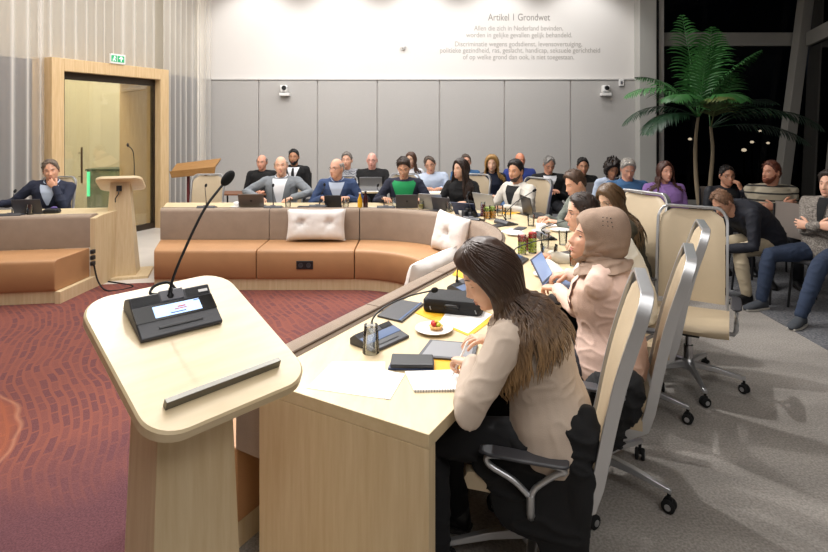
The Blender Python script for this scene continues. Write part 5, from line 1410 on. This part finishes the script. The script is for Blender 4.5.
# writing place of the woman in beige
paper('large white sheet of paper lying at the near end of the ring desk', px_quad([(307, 388), (332, 362), (385, 362), (384, 399)]))
paper('white sheet overlapping another at the near end of the desk', px_quad([(345, 391), (352, 364), (405, 374.5), (390, 400)]), TZ+.0013)
nb = at(438, 383); 
t = thing('spiral_notebook', 'open white spiral notebook under the writing hand', 'notebook', (nb.x, nb.y, TZ))
qn = [p-nb for p in px_quad([(414, 392), (468, 391), (462, 371), (405, 373)])]
MB().loft([[V((p.x, p.y, h)) for p in qn] for h in (0, .007)]).build('pages', PAPER, t, smooth=0)
m = MB()
for k in range(20):
    p = qn[0].lerp(qn[1], (k+.5)/20); u = (qn[1]-qn[0]).normalized(); s = V((u.y, -u.x, 0))
    m.tube([p+s*(.004+.007*cos(a))+V((0, 0, .005+.006*sin(a))) for a in [2*pi*i/8 for i in range(8)]], .0009, 5)
m.build('spiral_binding', MGREY, t)
a0 = P(452, 376, .755); tp = W2L((0, 0), 0, a0)
pen_a = V((a0.x, a0.y, .752)); pen_b = P(468, 341, .875)
pen_t = thing('pen', 'slim white pen held upright in the hand of the woman in beige', 'pen', pen_a)
d = (pen_b-pen_a); MB().tube([d*.0, d*.1, d*.12, d*.98, d], [.0008, .004, .0045, .0045, .003], 10).build('barrel', WHITE, pen_t); MB().tube([d*-.01, d*.02], [.0006, .0012], 6).build('tip', MGREY, pen_t)
# wallet on a blue phone
qq = px_quad([(388, 370), (434, 371), (434, 362), (392, 361)])
o = paper('blue covered phone under the black wallet case', qq, TZ, .008, mat('blue phone cover', '33466F', .5), 'phone', 'phone')
qq = px_quad([(390, 368.5), (434, 369), (433, 358), (392, 357)], TZ+.009)
o = paper('black wallet case on the blue phone', qq, TZ+.009, .016, BLACK, 'wallet_case', 'wallet'); b = o.modifiers.new('b', 'BEVEL'); b.width = .005; b.segments = 3
paper('yellow folder under the grey tablet', px_quad([(430, 372), (468, 371), (464, 352), (436, 352)]), TZ, .002, YELLOW, 'card_folder', 'folder')
qt = px_quad([(417, 358), (474, 362), (478, 345), (430, 341)], TZ+.003); c = sum(qt, V((0, 0, 0)))/4
t = thing('tablet', 'grey tablet lying flat beyond the notebook', 'tablet', (c.x, c.y, TZ+.003))
MB().loft([[V((p.x-c.x, p.y-c.y, h)) for p in qt] for h in (0, .008)]).build('case', mat('slate case', '4A4B50', .5), t, smooth=0, bevel=.002)
MB().loft([[V(((p.x-c.x)*s, (p.y-c.y)*s, .0086)) for p in qt] for s in (.86,)]+[[V(((p.x-c.x)*.86, (p.y-c.y)*.86, .0088)) for p in qt]]).build('screen', mat('grey tablet screen', '8B8C90', .3), t, smooth=0)
def plate(label, loc, r, group=None):
    t = thing('plate', label, 'plate', loc, 0, group)
    MB().lathe([(0, .002), (r*.6, .002), (r*.95, .012), (r, .016), (r*.97, .017), (r*.6, .007), (0, .006)], n=32).build('dish', CHINA, t, smooth=180)
    return t
pl = at(434, 331); plate('white side plate holding a fruit tart', (pl.x, pl.y, TZ), .088)
t = thing('fruit_tart', 'small fruit tart with red and green fruit on the side plate', 'tart', (pl.x+.01, pl.y+.01, TZ+.0075))
MB().lathe([(0, 0), (.026, 0), (.034, .014), (.031, .016), (0, .013)], n=20).build('pastry', mat('pastry', 'D9A660', .7), t)
m = MB()
for x, y, r in ((-.012, .006, .013), (-.010, -.012, .011)): m.ell((x, y, .022), (r, r, r*1.1), 12, 8)
m.build('strawberry', mat('strawberry red', 'C42A22', .35), t)
m = MB()
for x, y in ((.012, .0), (.008, .014), (.010, -.013)): m.ell((x, y, .020), (.011, .010, .009), 10, 8)
m.build('green_fruit', mat('green grape', 'B9C23A', .35), t)
MB().ell((.0, .0, .03), (.008, .008, .007)).build('yellow_fruit', mat('pineapple yellow', 'E8B92E', .4), t)
# microphones
u1 = at(378, 346); 
mic_unit('dark conference microphone beside the upturned glass on the near desk', (-.15, 2.43, TZ), R(50), w=.22, d=.155, screen=False, scale=.9, neck=[(-.0, .05, .045), (.015, .055, .085), (.09, .05, .118), (.25, .045, .128), (.43, .04, .115)])
u2 = at(398, 311); q2 = px_quad([(377, 317), (402, 323), (424, 305), (399, 301)])
t = thing('tablet', 'dark tablet lying next to the padded desk edge', 'tablet', (u2.x, u2.y, TZ))
MB().loft([[V((p.x-u2.x, p.y-u2.y, h)) for p in q2] for h in (0, .01)]).build('case', DGREY, t, smooth=0, bevel=.002)
p0, p1 = q2[1]-u2, q2[2]-u2; s = (q2[0]-q2[1])*.12; e = p0.lerp(p1, .02)
MB().loft([[V((p.x, p.y, h)) for p in (p0+s*1.2, p0+s*.6, p1+s*.6, p1+s*1.2)] for h in (.0101, .012)]).build('edge_strip', mat('blue grey display', '35507A', .3), t, smooth=0)
qc = px_quad([(398, 325), (416, 312), (462, 330), (452, 336)]); 
paper('yellow folder with printed sheet under the black case', px_quad([(415, 313), (470, 337), (498, 316), (440, 296)]), TZ, .002, YELLOW, 'card_folder', 'folder')
paper('printed white sheet between yellow folder and black case', px_quad([(440, 322), (468, 334), (492, 315), (455, 300)]), TZ+.0022)
# black case
cs = at(455, 309); t = thing('zip_case', 'black zipped storage case lying on the yellow folder', 'case', (cs.x, cs.y, TZ+.0035), R(-16))
m = MB(); rr = rrect(.30, .19, .03, 5); m.loft([[V((x*s, y*s, z)) for x, y in rr] for z, s in ((0, .96), (.008, 1), (.027, 1.0), (.032, .985), (.037, 1.0), (.055, 1), (.066, .95), (.068, .85))]); m.build('shell', mat('black nylon', '151518', .7, bump=.5, bscale=500), t, smooth=50)
MB().tube(catmull([(-.03, -.095, .035), (-.02, -.12, .05), (.03, -.12, .05), (.04, -.095, .035)], 6), .006, 8).build('carry_handle', BLACK, t)
m = MB(); 
for x in (-.11, .12): m.tube([(x, -.097, .032), (x+.008, -.106, .018)], .003, 6)
m.build('zip_pull', SILVER, t)
u3 = at(470, 292); mic_unit('dark conference microphone behind the black zipped case', (u3.x, u3.y+.04, TZ), R(50), w=.22, d=.16, screen=False, scale=.9, neck=[(-.05, .05, .045), (-.05, .045, .12), (.0, .03, .17), (.10, -.0, .19)])
paper('yellow envelope near the padded edge beyond the black case', px_quad([(452, 275), (468, 280), (476, 268), (462, 264)]), TZ, .002, YELLOW, 'envelope', 'envelope')

def drinking_glass(label, loc, h=.10, r=.034, up=True, group=None, fill=None):
    t = thing('drinking_glass', label, 'glass', loc, 0, group)
    pr = [(0, 0), (r*.8, 0), (r, h), (r*.93, h), (r*.74, .008), (0, .008)]
    if not up: pr = [(0, h), (r*.8, h), (r, 0), (r*.93, 0), (r*.74, h-.008), (0, h-.008)]
    MB().lathe(pr, n=24).build('tumbler', GLASS, t, smooth=50)
    if fill: MB().lathe([(0, .009), (r*.74, .009), (r*.86, h*.6), (0, h*.6)], n=20).build('drink', mat('drink '+fill, fill, .2), t)
    return t
g = at(371, 352); drinking_glass('clear tumbler standing upside down beside the near microphone', (g.x, g.y, TZ), .115, .036, False)

GL = 'clear glasses on the ring desk'
def laptop(label, px, py, face, w=.30, d=.20, ang=105, m=None, scr=None, keys=True, at_=None, name='laptop', emblem=False):
    p = at_ or at(px, py); t = thing(name, label, 'laptop' if name == 'laptop' else 'tablet', (p.x, p.y, TZ), R(face))
    # user sits at -Y looking +Y; screen stands at +Y
    m = m or mat('silver laptop shell', '9C9DA0', .35, metal=.6)
    MB().loft([[V((x, y, z)) for x, y in rrect(w, d, .012, 3)] for z in (0, .012)]).build('base', m, t, smooth=30)
    if keys: MB().box((0, .02, .0125), (w*.86, d*.5, .002)).build('keyboard', mat('dark keys', '2A2A2D', .6, bump=1, bscale=120), t, smooth=0)
    r = RX(R(90-ang+0)); 
    hinge = V((0, d/2-.006, .012)); r = RX(R(ang-90)*-1)
    up = V((0, sin(R(ang-90)), cos(R(ang-90)))); nn = V((0, -cos(R(ang-90)), sin(R(ang-90))))
    mb = MB(); 
    def pl(x0, x1, h0, h1, n0, n1): return [[hinge+V((x, 0, 0))+up*h+nn*n for x, h in ((x0, h0), (x1, h0), (x1, h1), (x0, h1))] for n in (n0, n1)]
    sc = MB().loft(pl(-w/2, w/2, 0, d*.98, -.004, .003)).build('screen_lid', m, t, smooth=0, bevel=.002)
    MB().loft(pl(-w*.46, w*.46, d*.07, d*.93, .0031, .004)).build('display', mat('lit laptop screen '+(scr or 'A9B4C6'), scr or 'A9B4C6', .2, emit=.6), sc, smooth=0)
    if emblem: MB().ell(hinge+up*d*.5-nn*.0045, (.012, .002, .014)).build('round_emblem', BLACK, sc)
    return t
DKL = mat('dark tablet cover', '47464A', .5); DBL = mat('black laptop shell', '1D1D20', .4)
HJ = at(556, 284); laptop('slim laptop open before the woman in the headscarf', 0, 0, 62, .24, .16, 118, mat('blue grey laptop shell', '5C6E92', .4), '8FA9D8', at_=V((HJ.x+.03, HJ.y+.02, 0)))
laptop('black laptop open before the man in the grey green blazer', 537, 216, 98, .31, .20, 100, DBL)
laptop('silver laptop open before the man in the off white blazer', 492, 210.5, 128, .30, .20, 108, None, 'E3E8EE')
laptop('silver laptop open before the woman in black', 434, 208, 160, .26, .18, 112)
laptop('dark tablet on a stand beside the silver laptop of the woman in black', 445, 210, 150, .22, .15, 108, DKL, name='tablet_computer', keys=False)
laptop('dark tablet on a stand before the man in green', 407, 207, 180, .25, .16, 112, DKL, name='tablet_computer', keys=False, emblem=True)
laptop('small dark tablet before the man in the blue blazer', 334, 206.5, 180, .19, .14, 108, DBL, name='tablet_computer', keys=False)
laptop('brown grey laptop before the man in the grey checked jacket', 253, 206.8, 186, .28, .17, 114, mat('bronze laptop shell', '6B635C', .45, metal=.4), emblem=True)
laptop('dark tablet on a stand before the man at the far left desk', 32, 213, 192, .27, .17, 114, DKL, name='tablet_computer', keys=False)
laptop('dark laptop half hidden beside the camera on the curved desk', 470, 215, 150, .26, .18, 128, mat('deep blue laptop shell', '2C3650', .4))
def bottle(label, px, py, col, h=.17, r=.028, cap='222222', group=None, at_=None):
    p = at_ or at(px, py); t = thing('bottle', label, 'bottle', (p.x, p.y, TZ), 0, group)
    MB().lathe([(0, 0), (r, 0), (r, h*.55), (r*.45, h*.78), (r*.42, h*.93), (0, h*.93)], n=16).build('glass_body', mat('bottle '+col, col, .15, coat=.5), t, smooth=50)
    MB().lathe([(r*.48, h*.93), (r*.48, h), (0, h)], n=12).build('cap', mat('cap '+cap, cap, .4), t)
    MB().lathe([(r*1.01, h*.15), (r*1.01, h*.45)], n=16).build('paper_label', mat('bottle label', 'D8CFC0', .7), t) if False else None
bottle('yellow juice bottle on the far desk', 360, 208.5, 'D9A51E', .18, cap='D8D8D8')
bottle('dark red juice bottle beside the yellow one on the far desk', 365.5, 208, '3A1214', .19)
def jar(label, px, py, cols, h=.13, r=.034, at_=None, group=None):
    p = at_ or at(px, py); t = thing('fruit_jar', label, 'jar', (p.x, p.y, TZ), 0, group)
    MB().lathe([(0, 0), (r, 0), (r, h), (r*.93, h), (r*.93, .006), (0, .006)], n=20).build('glass_jar', GLASS, t, smooth=50)
    z = .007
    for i, (c, f) in enumerate(cols):
        m = MB(); n = 9; rnd = random.Random(i+int(px))
        hh = h*f; k = max(1, int(hh/.02))
        m.lathe([(0, z), (r*.8, z), (r*.8, z+hh), (0, z+hh)], n=14)
        for a in range(k):
            for b in range(6): q = 2*pi*(b+rnd.random()*.5)/6; m.ell((r*.74*cos(q), r*.74*sin(q), z+hh*(a+.5)/k), (.011, .011, .010), 7, 5)
        m.build('fruit_layer', mat('fruit '+c, c, .4), t); z += hh
jar('orange juice glass jar with green leaves on top, nearer the dark red jar', 487, 219, (('E09A1C', .55), ('8FAE2C', .3)))
jar('orange juice glass jar with green leaves on top, nearer the white blazer', 492.5, 218.5, (('E09A1C', .55), ('8FAE2C', .3)))
jar('dark red drink jar left of the two orange jars', 483, 216.5, (('5A1418', .8),), .15, .024)
jar('fruit jar with green fruit below red berries, left one behind the writing woman', 522, 254, (('9CB52E', .62), ('8E1C1E', .3)), .14, .030)
jar('fruit jar with green and red fruit, right one behind the writing woman', 532.5, 253, (('A7BC34', .7), ('A82222', .28)), .15, .030)
jar('dark red berry jar between the two green fruit jars', 527.5, 251, (('7A1618', .8),), .12, .022)
for px, py, lb in ((346, 207.5, 'clear tumbler right of the small tablet of the man in blue'), (288, 207.5, 'clear tumbler between the hands of the bald man in grey'), (30, 214.5, 'clear tumbler in front of the far left tablet'), (449, 212, 'clear tumbler right of the tablets of the woman in black'),
                   (531, 226, 'clear tumbler next to the black laptop'), (500, 216, 'clear tumbler behind the orange juice jars'), (545, 248, 'large clear tumbler behind the curved desk microphone'), (563, 245, 'clear tumbler closest to the man in the white shirt'), (508, 219, 'clear tumbler left of the gooseneck microphone stem'), (395, 207, 'low clear tumbler left of the tablet of the man in green')):
    p = at(px, py); drinking_glass(lb, (p.x, p.y, TZ), .11, .036, group=GL)
p = at(549, 262); drinking_glass('wide clear carafe bowl in the middle of the right desk arm', (p.x, p.y, TZ), .12, .06)
p = at(574, 266); drinking_glass('tea glass with amber tea beside the face of the woman in the headscarf', (p.x, p.y, TZ), .10, .033, fill='A85A1E')
p = at(421, 209); drinking_glass('glass of pale yellow tea before the man in green', (p.x, p.y, TZ), .09, .034, fill='C9C27A')
def cup(label, px, py, group=None, s=1):
    p = at(px, py); t = thing('coffee_cup', label, 'cup', (p.x, p.y, TZ), 0, group)
    MB().lathe([(0, 0), (.04*s, .002), (.07*s, .012), (.069*s, .014), (.03*s, .005), (0, .005)], n=24).build('saucer', CHINA, t, smooth=180)
    MB().lathe([(0, .006), (.022*s, .006), (.034*s, .03), (.039*s, .062*s), (.036*s, .062*s), (.03*s, .03), (0, .015)], n=24).build('cup_body', CHINA, t, smooth=180)
    MB().tube([(.036*s, 0, .05), (.056*s, 0, .05), (.058*s, 0, .03), (.033*s, 0, .022)], .004, 6).build('cup_handle', CHINA, t)
cup('white coffee cup on saucer before the man in the grey green blazer', 541, 232, s=1.15)
cup('white coffee cup left of the laptop of the man in grey', 237, 207.5)
cup('white coffee cup beside the camera on the curved desk', 462, 216)
for px, py, r, lb in ((547, 276, .085, 'white side plate near the laptop of the woman in the headscarf'), (560, 231, .09, 'white plate right of the coffee cup and saucer'), (515, 235, .08, 'white plate behind the green fruit jars'), (455, 217, .07, 'small white plate on the curved desk before the woman in black')):
    p = at(px, py); plate(lb, (p.x, p.y, TZ), r)
MC = 'gooseneck microphones along the far desk'
for px, py, face, dx, lb in ((206, 209, 184, .03, 'conference microphone at the empty place left on the far desk'), (273, 209, 182, .02, 'conference microphone before the man in the grey checked jacket'), (318, 208, 180, -.06, 'conference microphone before the man in the blue blazer'), (386, 209, 178, .1, 'conference microphone before the man in green'), (10, 217, 192, .0, 'conference microphone at the far left desk'), (474, 221, 140, .1, 'conference microphone on the curved desk near the cushion')):
    p = at(px, py); mic_unit(lb, (p.x, p.y+.03, TZ), R(face), w=.2, d=.12, screen=False, scale=.7, group=MC, neck=[(dx*.2, 0, .03), (dx*.4, .0, .12), (dx, -.03, .22), (dx, -.05, .245)])
for px, py, face, nk, lb in ((506, 224, 118, [(0, .0, .04), (.0, .02, .09), (-.02, -.10, .20), (-.04, -.30, .30)], 'black conference microphone before the man in the off white blazer, neck leaning right'),
                         (545, 238, 96, [(0, .0, .04), (.0, .02, .08), (-.10, -.14, .16), (-.14, -.42, .22)], 'black conference microphone before the man in the grey green blazer'),
                         (515, 262, 62, [(0, .0, .04), (.02, .0, .09), (.10, -.10, .13), (.16, -.20, .15)], 'conference microphone between writing woman and headscarf, short neck')):
    p = at(px, py); mic_unit(lb, (p.x, p.y, TZ), R(face), w=.2, d=.14, screen=False, scale=.8, neck=nk)
for px, py, w_, d_, an, c, lb in ((305, 207, .16, .08, 0, BLACK, 'black phone right of the bald man in grey'), (566, 254, .15, .09, 30, DGREY, 'dark phone between the tea glass and tumblers'), (430, 211, .16, .10, 10, DGREY, 'dark phone in front of the silver laptop'), (520, 229, .15, .08, 60, DGREY, 'dark phone in the curve of the desk near the black laptop'), (498, 226, .16, .1, 40, BLACK, 'black phone on the curved desk right of the juice jars'), (555, 300, .15, .09, 60, BLACK, 'black phone close to the hands of the woman in the headscarf')):
    p = at(px, py); paper(lb, oriented(p.x, p.y, w_, d_, an), TZ, .009, c, 'phone', 'phone')
for px, py, w_, d_, an, lb in ((268, 208.8, .22, .14, 3, 'white paper before the man in the grey checked jacket'), (6, 215.5, .25, .2, 8, 'white paper at the far left desk'), (376, 208.5, .28, .18, -4, 'white paper under the pen of the man in green'), (552, 224, .25, .2, 25, 'white paper under the hands of the man in the grey green blazer'), (512, 231, .2, .14, 50, 'white paper beside the curved desk microphone'), (345, 209, .2, .12, 2, 'white paper before the man in the blue blazer')):
    p = at(px, py); paper(lb, oriented(p.x, p.y, w_, d_, an), TZ)
p = at(505, 213); paper('yellow folder before the man in the off white blazer', oriented(p.x+.05, p.y, .2, .14, 40), TZ, .003, YELLOW, 'card_folder', 'folder')
# camera lying on the desk
p = at(463, 219.5); t = thing('photo_camera', 'black photo camera lying on the curved desk', 'camera', (p.x+.06, p.y+.08, TZ), R(30))
MB().box((0, 0, .04), (.13, .06, .08)).build('camera_body', BLACK, t, bevel=.01); MB().lathe([(0, 0), (.032, 0), (.035, .06), (.0, .06)], (0, -.03, .04), axis=RX(R(90))).build('lens', BLACK, t); MB().box((0, 0, .088), (.05, .05, .03)).build('viewfinder', BLACK, t, bevel=.006)
t = thing('pouch', 'black open pouch right of the far left tablet', 'pouch', (at(52, 213).x, at(52, 213).y, TZ), .2)
MB().loft([[V((x*s, y*s, z)) for x, y in rrect(.17, .10, .04, 5)] for z, s in ((0, .9), (.02, 1), (.04, .9), (.05, .6))]).build('pouch_body', BLACK, t); MB().ell((.02, 0, .055), (.035, .02, .014)).build('purple_lining', mat('purple lining', '5B4A8A', .7), t)

# small tables of the public with things on them
def side_table(label, x, y, w=.7, d=.45, h=.73, m=None):
    t = thing('side_table', label, 'table', (x, y, 0)); MB().box((0, 0, h-.012), (w, d, .024)).build('table_top', m or OAKH, t, bevel=.003)
    for sx in (-1, 1):
        for sy in (-1, 1): MB().tube([(sx*(w/2-.04), sy*(d/2-.04), 0), (sx*(w/2-.04), sy*(d/2-.04), h-.024)], .014, 8).build('leg', BLACK, t)
    return t
side_table('small table before the bald man in black', -.62, 7.98, .75, .4); side_table('small table before the man in the pale blue shirt', .27, 7.74, .72, .4)
p = V((-.62, 7.98, 0)); o = laptop('silver laptop on the small table of the bald man in black', 0, 0, 182, .32, .2, 105, None, at_=p); o.location.z = .7305
o = paper('white papers on the small table of the man in the pale blue shirt', oriented(.30, 7.72, .3, .2, 5), .7305)
o = paper('white papers before the laptop of the bald man in black', oriented(-.62, 7.84, .3, .1, 0), .7305)
side_table('low brown table behind the empty chair at far left', -2.6, 8.6, .8, .4, .62, wood('reddish brown wood', '6E4630', '875A3E'))
# folding wooden reading stand with dark red legs behind the far desk
t = thing('reading_stand', 'brown wooden reading stand with dark red legs before the curtain', 'reading stand', (-3.35, 8.5, 0), R(6))
BW = wood('warm brown wood', '8C6436', 'A47A48', (2, 12, 12)); RED = mat('dark red lacquer', '5A1A1C', .5)
MB().loft([[V((-.38, -.14, .90)), V((.34, -.14, .98)), V((.38, .16, 1.10)), V((-.38, .16, 1.02))], [V((-.40, -.16, .96)), V((.36, -.16, 1.03)), V((.40, .16, 1.15)), V((-.40, .16, 1.07))]]).build('tilted_top', BW, t, bevel=.008)
MB().loft([[V((-.38, -.165, .87)), V((.36, -.165, .93)), V((.36, -.155, .93)), V((-.38, -.155, .87))], [V((-.42, -.17, .97)), V((.38, -.17, 1.04)), V((.38, -.16, 1.04)), V((-.42, -.16, .97))]]).build('curved_front_lip', BW, t, bevel=.004)
for x in (-.14, .16): MB().box((x, 0, .47), (.045, .06, .90)).build('leg', RED, t, bevel=.004)
MB().box((.01, 0, .03), (.5, .4, .05)).build('foot', RED, t, bevel=.006); MB().box((.01, .0, .62), (.3, .03, .05)).build('cross_bar', RED, t)

t.scale = (.85, .85, 1)
# coat draped over the first chair and under it
def coat():
    m = MB()
    B = V((.49, 2.13, 0)); r = RZ(R(71))
    def L(x, y, z): return B+r @ V((x, y, z))
    for c, rd in (((-.20, -.12, .60), (.05, .10, .09)), ((-.16, -.17, .64), (.06, .04, .07)), ((-.22, .0, .555), (.035, .12, .05)), ((-.23, -.03, .50), (.035, .19, .09)), ((-.245, -.01, .38), (.026, .17, .12)), ((-.23, -.15, .45), (.04, .05, .16)), ((-.235, .10, .48), (.03, .11, .08)), ((-.17, .02, .47), (.07, .19, .045)), ((-.24, -.09, .29), (.024, .09, .09))):
        m.ell(L(*c), rd, 16, 12, r)
    me = remeshed(m, .008, 8, .013, 4, ffreq=9); return me
me = coat(); me.materials.append(mat('black wool coat', '0D0D0F', .9, bump=.3, bscale=300)); o = link('coat', me); tag(o, 'black coat draped over the armrest of the chair of the woman in beige', 'coat')
m = MB(); B2 = V((.93, 2.66, 0)); r2 = RZ(R(65))
for c, rd in (((-.27, -.05, .50), (.06, .12, .12)), ((-.28, -.02, .40), (.05, .09, .13)), ((-.25, -.12, .56), (.05, .06, .08))): m.ell(B2+r2 @ V(c), rd, 16, 12, r2)
me = remeshed(m, .008, 6, .014, 9, ffreq=14); me.materials.append(BLK); o = link('handbag', me); tag(o, 'black bag hanging between the two nearest women on the chair side', 'bag')

# ------------------------------------------------------------------ potted palm
t = thing('potted_palm', 'tall green palm with two slender trunks in front of the dark windows', 'plant', (4.2, 8.0, 0))
LEAF = mat('palm leaf green', '356B34', .45, var=.3, vscale=3); LEAFD = mat('dark palm leaf', '22402A', .45, var=.3, vscale=3); LEAFY = mat('yellowing palm leaf', '5A6430', .5, var=.3, vscale=3); TRUNK = mat('palm trunk bark', '9A8A72', .8, bump=.8, bscale=60, stretch=(1, 1, 6))
MB().lathe([(0, 0), (.20, 0), (.26, .48), (.24, .48), (.21, .40), (0, .40)], n=28).build('pot', mat('dark pot', '2B2B2D', .5), t)
MB().lathe([(0, .40), (.215, .405), (0, .42)], n=20).build('soil', mat('potting soil', '2A211A', .95), t)
trunks = [[(-.05, 0, .38), (-.10, .02, .9), (-.12, 0, 1.4), (-.08, 0, 1.80)], [(.08, .04, .38), (.10, .0, .9), (.14, .02, 1.3), (.10, 0, 1.65)]]
for tr in trunks: MB().tube(catmull(tr, 6), [.034-.014*i/18 for i in range(19)], 10).build('trunk', TRUNK, t, smooth=60)
def frond(base, az_, elev, ln, droop, m, seed, leafl=.40, nl=26):
    rnd = random.Random(seed); mb = MB(); pts = []; d = V((cos(az_)*cos(elev), sin(az_)*cos(elev), sin(elev))); p = V(base); N = 22
    for i in range(N+1):
        pts.append(p.copy()); d = (d+V((0, 0, -droop/N*(.4+1.4*i/N)))).normalized(); p = p+d*ln/N
    mb.tube(pts, [.009*(1-.85*i/N)+.001 for i in range(N+1)], 6)
    for k in range(nl):
        f = .22+.78*k/(nl-1); x = f*N; i = min(int(x), N-1); c = pts[i].lerp(pts[i+1], x-i); tg = (pts[i+1]-pts[i]).normalized()
        sd = tg.cross(V((0, 0, 1))); sd = sd.normalized() if sd.length > .05 else V((1, 0, 0)); upv = sd.cross(tg)
        L = leafl*(sin(pi*min(1, .12+f*.86))**.7)*rnd.uniform(.85, 1.1)
        for s in (-1, 1):
            dr = (tg*.72+sd*s*.80+upv*.22).normalized(); q = c.copy(); a = []; b = []; w = .016
            wv = tg.cross(dr).normalized().cross(dr).normalized()
            for h in range(6):
                g = h/5; ww = w*(sin(pi*(.12+.86*g))**.6) if h < 5 else .0008
                a.append(q+wv*ww); b.append(q-wv*ww); dr = (dr+V((0, 0, -.16-.10*g))*(.9+rnd.random()*.4)).normalized(); q = q+dr*L/5
            mb.grid([a, b])
    return mb.build('frond', m, t, smooth=180)
specs = [(0, 95, 78, 1.6, .45, LEAF), (0, 40, 68, 1.5, .6, LEAF), (0, 265, 74, 1.3, .5, LEAF), (0, 320, 62, 1.2, .8, LEAF), (0, 185, 48, 1.25, 1.5, LEAF), (0, 172, 30, 1.15, 1.5, LEAFD), (0, 200, 18, 1.05, 1.3, LEAFD), (0, 225, 40, 1.1, 1.2, LEAF), (0, 280, 45, 1.0, 1.4, LEAF), (0, 130, 55, 1.2, 1.1, LEAF),
         (1, 15, 42, 1.3, 1.1, LEAFD), (1, -12, 30, 1.55, 1.3, LEAFD), (1, 320, 40, 1.15, 1.5, LEAFD), (1, 40, 60, 1.3, 1.0, LEAF), (1, 350, 12, 1.35, .9, LEAFD), (1, 255, 50, 1.0, 1.2, LEAFY), (1, 75, 70, 1.2, .8, LEAF)]
for i, (k, az_, el, ln, dr, m_) in enumerate(specs):
    b = trunks[k][-1]; frond((b[0], b[1], b[2]-.02), R(az_), R(el), ln, dr, m_, i, nl=24)
# ------------------------------------------------------------------ light, world, camera
wd = bpy.data.worlds.new('World'); SC.world = wd; wd.use_nodes = True
wd.node_tree.nodes['Background'].inputs[0].default_value = (.012, .014, .02, 1); wd.node_tree.nodes['Background'].inputs[1].default_value = .35
def area(name, loc, size, power, col=(1, .985, .965), rot=(0, 0, 0), sy=None, spread=180):
    l = bpy.data.lights.new(name, 'AREA'); l.energy = power; l.color = col; l.shape = 'RECTANGLE' if sy else 'SQUARE'; l.size = size
    if sy: l.size_y = sy
    l.spread = R(spread)
    o = bpy.data.objects.new(name, l); COL.objects.link(o); o.location = loc; o.rotation_euler = rot; return o
def spot(name, loc, tgt, power, ang=70, r=.08, col=(1, .985, .965), blend=.6):
    l = bpy.data.lights.new(name, 'SPOT'); l.energy = power; l.color = col; l.spot_size = R(ang); l.spot_blend = blend; l.shadow_soft_size = r
    o = bpy.data.objects.new(name, l); COL.objects.link(o); o.location = loc; o.rotation_euler = (V(tgt)-V(loc)).to_track_quat('-Z', 'Y').to_euler(); return o
area('ceiling_or_fill_light', (-2.2, 4.6, 4.55), 4.2, 290, sy=4.5)
area('ceiling_or_fill_light', (-.4, 8.2, 4.55), 6.5, 215, sy=1.6)
area('ceiling_or_fill_light', (.2, 1.2, 4.55), 3.2, 70, sy=2.6)
spot('downlight', (-1.6, 3.9, 4.5), (-.2, 1.9, .8), 230, 75, .07)
spot('downlight', (-1.9, 6.6, 4.5), (1.2, 3.0, .5), 420, 75, .07)
spot('downlight', (.3, 4.9, 4.5), (1.2, 3.6, .6), 330, 90, .07)
for x in (-3.0, -1.4, .1, 1.6, 3.2):
    spot('wall_washer', (x, 9.6, 4.5), (x, 10.6, 2.9), 55, 100, .05)
area('ceiling_or_fill_light', (1.4, -1.4, 4.4), 2.4, 95, rot=(R(38), 0, R(0)), sy=2.0)  # unseen fill added behind the camera to brighten backs and floor
area('corridor_light', (-6.0, 8.2, 4.5), 1.5, 240, (1, .95, .86), sy=3)
area('corridor_light', (-5.9, 5.2, 4.5), 1.0, 110, (1, .9, .75), sy=2)
cam = bpy.data.cameras.new('camera'); co = bpy.data.objects.new('camera', cam); COL.objects.link(co)
co.location = (0, 0, EYE); co.rotation_euler = (R(90), 0, 0); cam.lens = 24; cam.sensor_width = 36; cam.shift_y = -(276-123)/828.0; cam.clip_start = .05
SC.camera = co
SC.view_settings.view_transform = 'Standard'; SC.view_settings.look = 'None'; SC.view_settings.exposure = 0.0
try: SC.cycles.max_bounces = 8; SC.cycles.transparent_max_bounces = 16
except Exception: pass
